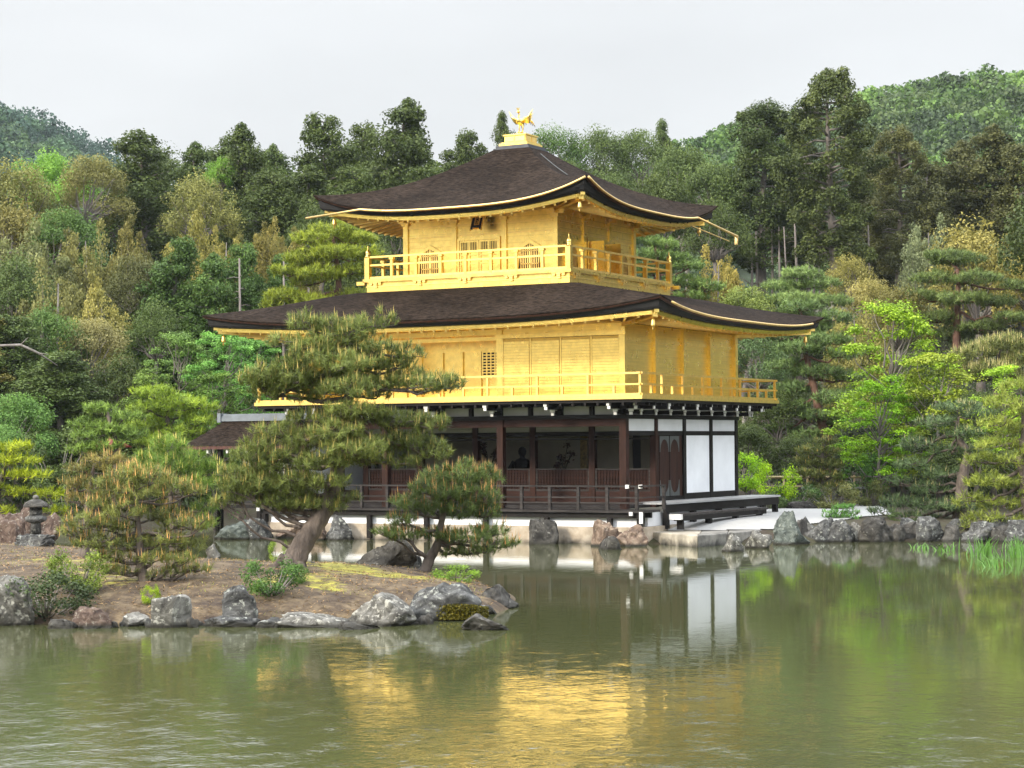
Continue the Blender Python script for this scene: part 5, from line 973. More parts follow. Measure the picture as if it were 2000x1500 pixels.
pad_pine('pine_tree', 'upper right pine with brown trunk among layered branches', 98, [(1868, 740), (1868, 660), (1870, 600), (1872, 560), (1870, 525)],
    [(1870, 508, 56, 16), (1828, 545, 50, 15), (1910, 545, 54, 15), (1796, 580, 46, 14), (1880, 585, 56, 15), (1945, 590, 44, 14), (1828, 622, 50, 14), (1912, 640, 50, 14), (1780, 625, 36, 12), (1860, 655, 46, 13), (1975, 622, 40, 14), (1985, 560, 36, 14), (1840, 500, 40, 13)], (.12, .155, .055), bark=REDBARK, rb=.26, rt=.07, seed=14, base=zg(1868, 98), **fp)
pad_pine('pine_tree', 'dense shelf of pine with pale shoots at the right picture edge', 86, [(1950, 830), (1945, 740), (1950, 690)],
    [(1960, 672, 54, 20), (1902, 690, 46, 18), (1996, 700, 46, 20), (1868, 712, 36, 15), (1940, 722, 56, 18), (2000, 740, 40, 18), (1895, 735, 40, 14)], (.14, .155, .055), (.36, .32, .15), rb=.2, rt=.07, seed=15, base=zg(1950, 86), k=12, ln=.22, w=.03, dens=.6, group=GPN, cdens=1.2, cl=(.18, .34))
fp2 = dict(k=14, ln=.20, w=.024, dens=.6, group=GPN)
pad_pine('pine_tree', 'dark twisted pine leaning over the right bank rocks', 66.8, [(1880, 990), (1877, 952), (1884, 915), (1893, 886), (1878, 866), (1866, 845), (1872, 815)],
    [(1868, 796, 50, 11), (1905, 812, 40, 12), (1830, 826, 46, 13), (1880, 846, 44, 12), (1800, 868, 44, 14), (1858, 882, 46, 13), (1905, 880, 36, 12), (1786, 908, 42, 14), (1842, 926, 46, 14), (1815, 955, 46, 13), (1762, 982, 46, 15), (1830, 988, 56, 15), (1722, 1000, 30, 9), (1885, 992, 40, 14), (1790, 1012, 46, 12), (1862, 1016, 44, 10), (1760, 940, 30, 11)], (.085, .12, .055), (.30, .28, .14), rb=.24, rt=.05, seed=16, base=zg(1880, 66.8), cdens=.35, **fp2)
pad_pine('pine_tree', 'yellow green drooping pine at the right picture edge over the water', 63.8, [(2015, 1040), (2004, 960), (1994, 900), (2002, 840), (1996, 780)],
    [(1992, 752, 44, 15), (1960, 785, 46, 15), (2006, 798, 46, 16), (1940, 826, 44, 14), (1990, 838, 50, 15), (1950, 866, 50, 15), (1918, 898, 42, 14), (1985, 900, 50, 16), (1930, 938, 50, 15), (1992, 942, 50, 16), (1898, 974, 40, 14), (1960, 984, 54, 16), (1920, 1012, 46, 13), (1982, 1018, 50, 14), (1888, 1030, 22, 8), (2030, 880, 40, 16), (2030, 960, 40, 16)], (.19, .22, .055), rb=.24, rt=.05, seed=17, base=zg(2015, 63.8), dip=.6, **fp2)
pad_pine('pine_tree', 'clipped layered pine with golden shoots in front of the bamboo fence', 76.5, [(1606, 990), (1604, 935), (1606, 885)],
    [(1612, 862, 26, 9), (1585, 880, 34, 10), (1622, 884, 24, 10), (1582, 902, 38, 12), (1622, 908, 30, 12), (1580, 925, 36, 12), (1620, 930, 30, 10), (1634, 950, 28, 9), (1600, 948, 34, 9)], (.12, .135, .045), (.50, .38, .14), rb=.14, rt=.06, seed=18, base=zg(1606, 76.5), k=16, ln=.17, w=.024, dens=1.0, group=GPN, cdens=.6, cl=(.10, .19))
pad_pine('pine_tree', 'little green pine spreading over the white sand above the bank rocks', 66.5, [(1646, 1028), (1640, 1010), (1646, 998)],
    [(1648, 990, 22, 5), (1626, 1000, 20, 5), (1664, 1002, 20, 5), (1640, 1008, 26, 5), (1616, 1010, 12, 4), (1670, 1012, 12, 4)], (.13, .24, .07), rb=.05, rt=.02, seed=19, base=zg(1646, 66.5), k=14, ln=.12, w=.024, dens=1.6, group=GPN)
pad_pine('pine_tree', 'pale layered pine below the left tip of the tall cedars', 100, [(1560, 700), (1562, 620), (1565, 560)],
    [(1565, 535, 40, 14), (1530, 560, 44, 15), (1600, 555, 44, 14), (1555, 585, 56, 15), (1500, 590, 40, 14), (1620, 590, 44, 14), (1470, 620, 40, 14), (1540, 615, 50, 14)], (.15, .20, .075), rb=.2, rt=.06, seed=20, base=zg(1560, 100), **fp)
pad_pine('pine_tree', 'pine with layered sprays right behind the upper gallery corner', 96, [(1290, 700), (1288, 600), (1285, 520), (1280, 480)],
    [(1262, 470, 36, 14), (1300, 480, 36, 13), (1255, 500, 40, 14), (1310, 505, 44, 14), (1345, 520, 36, 13), (1275, 530, 46, 14), (1330, 550, 46, 14), (1380, 560, 40, 13), (1350, 580, 40, 12)], (.12, .17, .055), bark=REDBARK, rb=.2, rt=.06, seed=21, base=zg(1290, 96), **fp)

# ------------------------------------------------------------------ forest trees: one of each kind is built, then copied
def clump_leaves(rg, cs, rs, n, size, flat=.8, shell=.55, up=.35, tv=.12, droop=0.):
    C_, N_, S_, T_ = [], [], [], []
    for c, r in zip(cs, rs):
        m = int(n * rg.uniform(.75, 1.25)); u = unit(rg.normal(size=(m, 3))); q = u * rg.uniform(shell, 1.05, (m, 1)) * r * (1 + .25 * np.sin(u[:, :1] * 6 + c[0] * 9) * np.cos(u[:, 1:2] * 5 + c[2] * 7))
        q[:, 2] *= flat; q[:, 2] -= droop * (q[:, 0] ** 2 + q[:, 1] ** 2) / r
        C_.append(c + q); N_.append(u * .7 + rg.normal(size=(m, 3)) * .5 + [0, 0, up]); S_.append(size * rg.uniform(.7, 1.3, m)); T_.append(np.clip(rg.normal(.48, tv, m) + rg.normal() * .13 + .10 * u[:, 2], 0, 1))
    return [np.concatenate(q) for q in (C_, N_, S_, T_)]
def hinoki(sd):
    rg = np.random.default_rng(sd); H, Wd = 12., 5.; tm = MB(); lean = rg.normal(size=2) * .3
    axis = lambda z: np.array([lean[0] * (z / H) ** 2, lean[1] * (z / H) ** 2, z]); zs = np.linspace(0, H * .97, 12)
    tm.tube([axis(z) for z in zs], np.linspace(.26, .03, 12), 8); cs, rs = [], []
    for z in np.linspace(H * .22, H * .99, 34):
        f = (z / H - .22) / .78; rmax = Wd / 2 * (1 - f ** 2.6) * rg.uniform(.6, 1.1) + .35
        for b in range(3):
            a = rg.uniform(0, 6.28); r = rmax * rg.uniform(.3, 1.05); e_ = axis(z) + [math.cos(a) * r, math.sin(a) * r, rg.uniform(-.1, .5)]
            if rg.uniform() < .85: tm.tube([axis(z), (axis(z) + e_) / 2 + [0, 0, .1], e_], [.045, .03, .012], 5)
            cs.append(e_); rs.append(rg.uniform(.42, .85) * (1 - .3 * f))
            if r > .9: cs.append(axis(z) * .45 + e_ * .55 + rg.normal(size=3) * .15); rs.append(rg.uniform(.5, .85))
    return tm, clump_leaves(rg, cs, rs, 170, .155, .85, .6, .3, .13, .15), H, Wd, GREYBARK
def sugi(sd):
    rg = np.random.default_rng(sd); H, Wd = 20., 5.6; tm = MB(); ax = lambda z: np.array([.25 * math.sin(z * .25 + sd), .2 * math.cos(z * .2), z])
    tm.tube([ax(z) for z in np.linspace(0, H * .95, 16)], np.linspace(.42, .06, 16), 10); cs, rs = [], []; a = rg.uniform(0, 6.28)
    for z in np.linspace(H * .36, H * .97, 34):
        f = (z / H - .36) / .61; rm = Wd / 2 * (.45 + .6 * math.sin(math.pi * min(1, f * .8 + .14)) ** .8) * (1 if f < .8 else 1.1 - .6 * (f - .8) / .2)
        for b in range(2):
            a += 2.4 + rg.normal() * .5; r = rm * rg.uniform(.35, 1.1); e_ = ax(z) + [math.cos(a) * r, math.sin(a) * r, rg.uniform(-.4, .4)]; tm.tube([ax(z), (ax(z) + e_) / 2 + [0, 0, .25], e_], [.09, .06, .02], 5)
            cs.append(e_); rs.append(rg.uniform(.6, 1.0)); cs.append(e_ + rg.normal(size=3) * [.5, .5, .35]); rs.append(rg.uniform(.4, .65))
    for k in range(5): a = rg.uniform(0, 6.28); z = H * rg.uniform(.2, .5); tm.tube([ax(z), ax(z) + [math.cos(a) * .8, math.sin(a) * .8, -.1], ax(z) + [math.cos(a) * 1.6, math.sin(a) * 1.6, .5]], [.05, .035, .01], 5)
    return tm, clump_leaves(rg, cs, rs, 330, .19, .9, .6, .5, .12, .22), H, Wd, GREYBARK
def broad(sd, H=9., Wd=7., lime=False):
    rg = np.random.default_rng(sd); tm = MB(); fk = np.array([rg.normal() * .3, rg.normal() * .3, H * .35]); tm.tube([(0, 0, 0), fk * [.4, .4, .55], fk], [.26, .2, .16], 8); cs, rs = [], []
    for k in range(56):
        u = unit(rg.normal(size=3)); u[2] = abs(u[2]) * 1.1 - .35; r = rg.uniform(.7, 1.0); c = np.array([u[0] * Wd / 2 * .84 * r, u[1] * Wd / 2 * .82 * r, H * .55 + u[2] * H * .40 * r]); cs.append(c); rs.append(rg.uniform(.55, 1.1))
        if k < 22: tm.tube(sway(fk, c, 6, rg, .05), np.linspace(.09, .015, 6), 5)
    return tm, clump_leaves(rg, cs, rs, 230, .145, .75, .75, .5, .11), H, Wd, GREYBARK
def spire(sd):                                              # feathery evergreens with upright pale shoots
    rg = np.random.default_rng(sd); H, Wd = 8., 5.; tm = MB(); tm.tube([(0, 0, 0), (.1, 0, H * .3), (0, .1, H * .8)], [.2, .14, .03], 8); cs, rs, el = [], [], []
    for k in range(15):
        a = rg.uniform(0, 6.28); r = Wd / 2 * math.sqrt(rg.uniform(0, .9)) * .85; top = H * (1 - .5 * (r / (Wd / 2)) ** 1.5) * rg.uniform(.86, 1.0); b = np.array([math.cos(a) * r, math.sin(a) * r, 0]); tm.tube([(0, 0, H * .2), b * .7 + [0, 0, H * .35], b + [0, 0, top * .9]], [.06, .04, .01], 5)
        for z in np.linspace(H * .15, top, 12): f = (z - H * .15) / (top - H * .15 + .01); cs.append(b * (1 + .1 * rg.normal()) + [rg.normal() * .2, rg.normal() * .2, z]); rs.append(.85 * (1 - f) ** .7 + .26)
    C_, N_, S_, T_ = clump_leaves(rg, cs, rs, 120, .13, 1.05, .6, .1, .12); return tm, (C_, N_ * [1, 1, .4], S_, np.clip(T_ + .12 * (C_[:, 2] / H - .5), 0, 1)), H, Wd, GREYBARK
def maple(sd):
    rg = np.random.default_rng(sd); H, Wd = 8., 6.5; tm = MB(); tm.tube([(0, 0, 0), (.2, .1, H * .3), (0, 0, H * .62)], [.17, .12, .04], 8); cs, rs = [], []
    for k in range(85):
        z = H * rg.uniform(.22, 1.0); f = z / H; rm = Wd / 2 * max(.12, math.sin(math.pi * min(.98, (1 - f) * .72 + .06)) ** .8); a = rg.uniform(0, 6.28); r = rm * rg.uniform(.3, 1); c = np.array([math.cos(a) * r, math.sin(a) * r, z]); cs.append(c); rs.append(rg.uniform(.45, .85))
        if k % 3 == 0: tm.tube(sway(np.array([.1, .05, min(z * .7, H * .6)]), c, 6, rg, .05), np.linspace(.06, .01, 6), 5)
    return tm, clump_leaves(rg, cs, rs, 135, .15, .34, .2, 1.4, .10, .12), H, Wd, GREYBARK
def bush(sd):
    rg = np.random.default_rng(sd); H, Wd = 1.6, 2.2; tm = MB(); cs, rs = [], []
    for k in range(24): u = unit(rg.normal(size=3)); c = np.array([u[0] * Wd * .36, u[1] * Wd * .36, H * .45 + u[2] * H * .32]); cs.append(c); rs.append(rg.uniform(.22, .38)); tm.tube([(0, 0, 0), c * [.5, .5, .4], c], [.03, .02, .006], 5)
    return tm, clump_leaves(rg, cs, rs, 130, .075, .8, .3, .4, .13), H, Wd, GREYBARK
PROTO = {}
def proto(kind, i):
    if (kind, i) not in PROTO:
        tm, (c_, n_, s_, t_), H, Wd, bark = dict(hinoki=hinoki, sugi=sugi, broad=broad, spire=spire, maple=maple, bush=bush)[kind](i * 17 + 3)
        H = float(np.percentile(c_[:, 2], 99.7)); Wd = 2 * float(np.percentile(np.hypot(c_[:, 0], c_[:, 1]), 96))
        tm.tube([(0, 0, -9 if kind != 'bush' else -.2), (0, 0, .02)], [tm_r := max(.03, H * .02), tm_r], 8)
        tme = bpy.data.meshes.new('trunk'); tme.from_pydata(tm.v, [], tm.f); tme.polygons.foreach_set('use_smooth', tm.sm); tme.update(); tme.materials.append(bark)
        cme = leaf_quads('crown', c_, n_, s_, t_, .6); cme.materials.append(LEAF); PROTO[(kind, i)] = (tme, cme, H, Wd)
    return PROTO[(kind, i)]
NAME = dict(hinoki='cypress_tree', sugi='cedar_tree', broad='broadleaf_tree', spire='evergreen_tree', maple='maple_tree', bush='bush')
TR = np.random.default_rng(99)
def tree(kind, px, yt, wpx, D, col, label, group, base=None, var=None):
    i = var if var is not None else int(TR.integers(0, 3)); tme, cme, H, Wd = proto(kind, i)
    top = at(px, yt, D); z0 = float(ground_z([top])[0]) if base is None else base; hh = top[2] - z0 + .0; w = wpx * D / FPX * (1.30 if kind == 'hinoki' else 1.15)
    r = empty(NAME[kind], (top[0], top[1], z0 - .1), TR.uniform(0, 6.28), label, 'bush' if kind == 'bush' else 'tree', group)
    sx = w / Wd; sz = min((hh + .1) / H, sx * (1.15 if kind in ('broad', 'maple', 'bush') else 1.5)); r.scale = (sx, sx, sz); up = (hh + .1) / sz - H
    link('trunk', tme, None, r, (0, 0, up)); c = link('crown', cme, None, r, (0, 0, up)); j = 1 + TR.normal() * .06; c.color = (col[0] * j, col[1] * j, col[2] * j, 1); return r
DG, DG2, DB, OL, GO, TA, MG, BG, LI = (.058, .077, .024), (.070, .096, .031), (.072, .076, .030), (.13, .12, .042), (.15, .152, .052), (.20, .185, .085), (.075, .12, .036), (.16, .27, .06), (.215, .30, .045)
SK, SL, BK = 'trees on the skyline', 'trees on the wooded slope', 'trees and bushes on the far bank'
T_ = [
 ('hinoki', 285, 262, 175, 130, DG, 'tall sparse dark conifer with grey trunk at the left end of the skyline', SK), ('hinoki', 372, 282, 120, 134, DG2, 'dark skyline conifer between the grey trunked conifer and the pointed one', SK), ('hinoki', 420, 272, 70, 142, DG, 'thin wispy conifer left of the pointed skyline conifer', SK),
 ('hinoki', 482, 250, 120, 130, DG, 'pointed dark conifer on the skyline above the left end of the lower roof', SK), ('hinoki', 548, 288, 100, 136, DG2, 'rounded dark conifer right of the pointed skyline conifer', SK), ('hinoki', 632, 228, 150, 128, DG, 'dark broad topped conifer above the left tip of the upper roof', SK),
 ('hinoki', 706, 246, 110, 134, DG, 'dark conifer just left of the tallest one beside the upper roof', SK), ('hinoki', 772, 202, 170, 126, DG, 'tallest airy conifer left of the upper roof against the sky', SK), ('hinoki', 842, 272, 110, 132, DG2, 'dark conifer sloping down right of the tallest airy conifer', SK),
 ('hinoki', 935, 264, 110, 138, DG, 'dark tree behind the roof left of the phoenix', SK), ('hinoki', 990, 220, 60, 150, DG, 'wispy bare topped tree right behind the phoenix', SK),
 ('broad', 1085, 248, 130, 140, MG, 'dark green rounded tree right of the phoenix pedestal', SK), ('broad', 1160, 250, 130, 142, DG2, 'second rounded dark tree right of the phoenix', SK), ('broad', 1235, 256, 120, 144, DG2, 'rounded dark tree above the middle of the upper roof right slope', SK), ('hinoki', 1306, 236, 70, 148, DG2, 'small pointed conifer where the skyline meets the right hill', SK), ('broad', 1340, 290, 140, 140, DG2, 'dark green tree above the right tip of the upper roof', SK),
 ('broad', 1190, 330, 150, 128, DG2, 'dark leafy tree directly above the right slope of the upper roof', SL), ('broad', 1290, 340, 150, 126, DG, 'dark leafy tree between the upper roof and the cedars', SL), ('broad', 1390, 320, 150, 130, DG2, 'dark tree just left of the cedar pair', SL), ('broad', 1120, 320, 140, 130, DG, 'dark tree touching the upper roof right below the pedestal', SL), ('broad', 1400, 390, 130, 122, DG, 'blue green tree behind the long gold spout', SL),
 ('sugi', 1490, 204, 165, 130, (.055, .074, .025), 'left dark cedar of the tall pair on the right', SK), ('sugi', 1622, 138, 180, 124, (.068, .084, .028), 'tallest cedar with bare lower trunk rising over the right hill', SK), ('sugi', 1565, 300, 120, 134, (.05, .066, .023), 'cedar filling the gap between the tall pair', SK), ('sugi', 1752, 254, 120, 132, (.082, .085, .032), 'slim brownish cedar right of the tallest cedar', SK), ('hinoki', 1800, 320, 120, 126, DB, 'brown green conifer right of the slim cedar', SK), ('hinoki', 1858, 282, 130, 132, DB, 'dark conifer left of the broad topped one at the right', SK), ('hinoki', 1935, 254, 140, 130, DB, 'broad dark brown conifer near the right picture edge', SK), ('hinoki', 2010, 290, 130, 128, DB, 'dark conifer cut by the right picture edge', SK), ('hinoki', 1700, 300, 100, 138, DB, 'conifer partly hidden right behind the tallest cedar', SK),
 ('broad', 30, 318, 170, 124, GO, 'golden crowned tree at the left edge below the far hill', SL), ('broad', 88, 296, 130, 138, BG, 'bright green tree against the far left hill', SK), ('broad', 182, 306, 130, 126, (.15, .145, .055), 'olive golden tree left of the grey trunked conifer', SL), ('broad', 150, 345, 110, 134, BG, 'green tree between two golden crowns on the left', SL), ('broad', 392, 342, 140, 118, GO, 'golden domed tree below the skyline conifers on the left', SL), ('broad', 432, 308, 60, 130, (.15, .25, .055), 'lime green sliver of tree beside the pointed conifer', SL),
 ('broad', 40, 395, 170, 114, OL, 'olive tree below the golden crown at the left edge', SL), ('broad', 130, 410, 140, 112, MG, 'green round tree on the left slope below the olive golden tree', SL), ('spire', 60, 445, 190, 104, (.13, .14, .06), 'grey green tree bristling with pale upright shoots on the left', SL), ('spire', 170, 440, 130, 106, (.15, .145, .055), 'khaki feathery tree left of the grey conifer trunk', SL), ('spire', 250, 430, 110, 108, OL, 'olive feathery tree in front of the grey conifer trunk', SL),
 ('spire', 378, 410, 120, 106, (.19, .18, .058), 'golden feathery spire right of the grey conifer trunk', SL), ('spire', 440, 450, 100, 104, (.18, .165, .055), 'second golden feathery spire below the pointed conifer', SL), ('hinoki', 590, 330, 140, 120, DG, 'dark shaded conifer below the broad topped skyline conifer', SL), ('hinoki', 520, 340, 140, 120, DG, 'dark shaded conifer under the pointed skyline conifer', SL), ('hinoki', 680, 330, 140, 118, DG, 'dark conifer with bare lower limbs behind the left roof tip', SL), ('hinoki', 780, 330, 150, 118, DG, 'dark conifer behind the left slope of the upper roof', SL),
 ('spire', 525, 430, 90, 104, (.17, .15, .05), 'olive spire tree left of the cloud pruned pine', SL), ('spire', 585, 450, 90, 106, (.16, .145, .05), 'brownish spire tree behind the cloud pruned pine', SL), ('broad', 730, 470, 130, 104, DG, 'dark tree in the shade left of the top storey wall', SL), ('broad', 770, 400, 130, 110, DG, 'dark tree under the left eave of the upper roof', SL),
 ('broad', 20, 500, 170, 98, DG2, 'dark green tree at the left edge in the middle of the slope', SL), ('spire', 110, 520, 150, 95, (.14, .14, .055), 'tan green feathery tree on the left slope', SL), ('spire', 195, 540, 130, 93, (.20, .185, .065), 'golden spire tree in the middle of the left slope', SL), ('broad', 265, 500, 130, 97, DB, 'brownish tree right of the golden spire on the left slope', SL), ('hinoki', 318, 470, 130, 96, MG, 'thin green conifer with pale trunk left of the lower roof tip', SL), ('hinoki', 400, 500, 120, 95, MG, 'green conifer above the left tip of the lower roof', SL), ('hinoki', 470, 480, 110, 97, MG, 'green conifer with bare silver trunk right of the lower roof tip', SL), ('hinoki', 545, 500, 90, 98, MG, 'green conifer with broken silver trunk beside the cloud pruned pine', SL),
 ('broad', 190, 625, 120, 90, TA, 'tan blossoming tree low on the left slope', SL), ('broad', 100, 600, 150, 90, MG, 'dark olive tree left of the tan tree', SL), ('hinoki', 30, 620, 170, 88, DG2, 'dark conifer with pale bare branches at the left edge', SL), ('hinoki', 120, 690, 170, 85, DG2, 'dark conifer with spreading dead branches low on the left', SL), ('broad', 230, 690, 140, 86, DG, 'shadowy dark tree below the tan tree', SL), ('broad', 300, 590, 120, 92, DG2, 'shadowed tree right of the tan tree', SL),
 ('maple', 350, 650, 150, 85, (.14, .21, .06), 'pale green maple left of the leaning pine top', BK), ('maple', 440, 640, 150, 84, (.13, .24, .065), 'fresh green maple under the left tip of the lower roof', BK), ('maple', 500, 650, 130, 86, (.12, .22, .06), 'green maple beside the leaning pine crown', BK), ('maple', 420, 730, 150, 82, (.11, .17, .04), 'darker green maple above the annex ridge', BK), ('maple', 300, 720, 130, 84, (.12, .17, .045), 'yellow green maple above the flat topped pine', BK), ('broad', 40, 770, 130, 82, (.10, .17, .05), 'blue green leafy tree at the left edge above the yellow pine', BK), ('broad', 10, 830, 110, 80, (.10, .17, .05), 'low green tree at the left edge behind the yellow pine', BK), ('bush', 110, 835, 130, 79, DG2, 'dark rounded bush between the yellow pine and the flat padded pine', BK), ('bush', 130, 900, 120, 77, DG2, 'dark bush right of the yellow pine', BK), ('bush', 260, 880, 120, 80, DG2, 'dark bush under the padded pines on the left bank', BK), ('bush', 420, 890, 130, 84, DG, 'dark bush in the shade under the annex eave', BK),
 ('maple', 1742, 590, 230, 80, LI, 'large lime green maple right of the pavilion', BK), ('maple', 1830, 690, 210, 78, (.24, .285, .05), 'yellow lime maple spreading low right of the large maple', BK), ('maple', 1720, 735, 150, 77, (.17, .29, .035), 'shaded green maple under the large lime maple', BK), ('maple', 1960, 715, 140, 75, (.27, .38, .06), 'lime maple sprays behind the drooping yellow pine', BK),
 ('spire', 1400, 490, 120, 98, (.22, .185, .06), 'golden brown feathery bush tree right of the upper gallery', SL), ('broad', 1660, 500, 90, 108, (.18, .165, .055), 'golden leafy tree at the foot of the tallest cedar', SL), ('broad', 1700, 540, 110, 104, (.20, .18, .068), 'golden tan tree right of the tallest cedar trunk', SL), ('spire', 1815, 428, 110, 108, (.14, .16, .085), 'grey green tree with pale upright shoots left of the golden dome', SL), ('broad', 1912, 436, 210, 106, (.20, .18, .06), 'largest golden domed tree on the upper right', SL), ('broad', 2010, 480, 120, 104, (.19, .17, .055), 'golden olive tree cut by the right picture edge', SL), ('broad', 1450, 560, 130, 96, (.14, .17, .05), 'green gold tree above the right tip of the lower roof', SL), ('spire', 1670, 590, 120, 94, (.18, .17, .06), 'feathery khaki tree left of the lime maple top', SL), ('broad', 1760, 560, 120, 98, OL, 'olive tree behind the lime maple top', SL),
 ('broad', 1480, 640, 130, 92, (.075, .11, .045), 'dim green tree behind the right tip of the lower roof', SL), ('broad', 1500, 760, 130, 86, DG, 'dark tree behind the red barked pine', SL), ('broad', 1460, 830, 110, 82, DG, 'dark tree right behind the white walled corner', BK), ('broad', 1690, 820, 140, 82, (.05, .06, .035), 'dark shaded thicket under the lime maple', BK), ('broad', 1560, 850, 120, 82, DG, 'shaded dark tree left of the clipped layered pine', BK), ('broad', 1840, 760, 130, 80, DG2, 'dark tree behind the twisted pine', BK), ('broad', 1940, 780, 140, 78, DG2, 'dark tree behind the drooping yellow pine', BK),
 ('bush', 1455, 885, 80, 74, (.26, .40, .05), 'lime bush touching the white walled corner', BK), ('bush', 1518, 905, 80, 75, (.30, .42, .05), 'brighter lime bush left of the clipped pine', BK), ('bush', 1552, 945, 90, 74.5, (.08, .13, .04), 'dark green low azalea bush left of the clipped pine foot', BK), ('bush', 1500, 960, 60, 74, (.12, .16, .06), 'small bush with pink tinge at the side veranda end', BK), ('bush', 1628, 945, 90, 74, (.13, .135, .05), 'rounded olive bush at the foot of the clipped pine', BK), ('bush', 1692, 885, 100, 78, (.09, .17, .045), 'round green bush below the shaded maple', BK), ('bush', 1700, 935, 60, 76.5, (.12, .13, .05), 'small clipped bush right of the benches', BK), ('bush', 1770, 1000, 60, 66, (.07, .10, .04), 'dark bush on the soil at the white sand tip', BK),
]
for a in T_: tree(*a)
# the shaded wood between them: trees nothing tells apart
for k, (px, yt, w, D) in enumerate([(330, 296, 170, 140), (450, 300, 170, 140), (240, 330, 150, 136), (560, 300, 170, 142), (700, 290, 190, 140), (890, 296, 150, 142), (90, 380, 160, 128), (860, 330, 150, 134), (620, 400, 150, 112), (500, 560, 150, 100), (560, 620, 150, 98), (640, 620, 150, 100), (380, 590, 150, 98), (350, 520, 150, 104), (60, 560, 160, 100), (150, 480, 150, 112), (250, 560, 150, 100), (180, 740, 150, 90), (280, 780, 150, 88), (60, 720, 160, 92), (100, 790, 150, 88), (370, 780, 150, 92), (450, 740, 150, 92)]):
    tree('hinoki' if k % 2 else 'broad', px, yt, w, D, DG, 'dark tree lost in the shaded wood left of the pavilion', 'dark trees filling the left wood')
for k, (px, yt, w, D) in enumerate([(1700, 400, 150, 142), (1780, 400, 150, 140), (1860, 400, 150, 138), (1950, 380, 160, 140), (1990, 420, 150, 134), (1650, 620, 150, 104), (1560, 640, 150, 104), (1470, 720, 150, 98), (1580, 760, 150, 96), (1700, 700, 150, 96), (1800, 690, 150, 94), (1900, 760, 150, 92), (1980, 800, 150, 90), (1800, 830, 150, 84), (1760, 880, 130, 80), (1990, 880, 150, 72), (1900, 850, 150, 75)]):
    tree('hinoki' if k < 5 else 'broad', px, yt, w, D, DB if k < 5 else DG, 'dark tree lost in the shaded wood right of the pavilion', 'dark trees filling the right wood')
# thin bare trunks in the dark gap under the cedars, a few silver snags
def snag(px, y0, y1, D, wpx, label, col=GREYBARK, group='bare trunks in the cedar wood'):
    a, b = at(px, y0, D), at(px + TR.normal() * 3, y1, D); g = float(ground_z([a])[0]); mb = MB(); h_ = b[2] - g; s = wpx * D / FPX / 2
    mb.tube([(0, 0, -.2), (.05, 0, h_ * .5), (b[0] - a[0], b[1] - a[1], h_)], [s * 1.3, s, s * .6], 8)
    for k in range(11): t_ = TR.uniform(.35, .97); an_ = TR.uniform(0, 6.28); mb.tube([(.03, 0, h_ * t_), (math.cos(an_) * .25, math.sin(an_) * .25, h_ * t_ + .06), (math.cos(an_) * .6, math.sin(an_) * .6, h_ * t_ - .02)], [.022, .014, .005], 5)
    o = mb.build('bare_trunk', col, None, (a[0], a[1], g)); tag(o, label, 'tree trunk', group)
for px in (1395, 1404, 1468, 1478, 1508, 1522, 1536, 1556, 1580, 1588, 1600): snag(px, 560, 425 + (px % 7) * 6, 126 + (px % 5), 4 + px % 3, 'thin bare trunk in the dark gap below the tall cedars')
snag(1697, 560, 440, 126, 5, 'silvery bare trunk with stub twigs right of the tallest cedar'); snag(1759, 560, 450, 128, 5, 'bare lower trunk below the slim brownish cedar')
for px, y0, y1, lab in ((468, 600, 505, 'silver bare trunk standing above the lower roof left part'), (552, 590, 500, 'short silver snag left of the cloud pruned pine'), (600, 590, 520, 'silver snag half hidden under the cloud pruned pine')): snag(px, y0, y1, 94, 6, lab, GREYBARK, 'silver snags behind the lower roof')
# ------------------------------------------------------------------ island shrubs, grass, iris, undergrowth
def shrub(px, py, wpx, hpx, D, col, label, z=None):
    q = at(px, py, D); z = zi(px, py, D) - .05 if z is None else z; tme, cme, H, Wd = proto('bush', int(TR.integers(0, 3)))
    r = empty('shrub', (q[0], q[1], z), TR.uniform(0, 6), label, 'shrub', 'shrubs on the island'); r.scale = (wpx * D / FPX / Wd * 1.05,) * 2 + (hpx * D / FPX / H,); link('branches', tme, None, r); c = link('foliage', cme, None, r); c.color = (*col, 1)
shrub(90, 1215, 170, 95, 36.3, (.045, .062, .025), 'dark spreading azalea overhanging the water at the left island shore', .02)
shrub(150, 1185, 110, 90, 37.4, (.13, .17, .04), 'yellow green twiggy shrub behind the dark azalea')
shrub(295, 1212, 36, 42, 36.2, (.20, .27, .035), 'small yellow green shrub squeezed left of the upright block')
shrub(530, 1212, 110, 76, 36.4, (.062, .112, .03), 'fresh green shrub spilling over the island edge beside the tilted slab')
shrub(575, 1175, 70, 42, 37.6, (.07, .115, .032), 'low green sprig shrub behind the spilling green shrub')
shrub(890, 1142, 90, 40, 41.2, (.17, .26, .05), 'light green seedling shrub behind the domed boulder')
shrub(545, 1080, 40, 50, 44.3, (.16, .22, .05), 'pale green sapling left of the leaning trunk')
shrub(28, 1200, 60, 50, 36.5, (.06, .08, .03), 'dark clump over the left boulder at the waterline', .05)
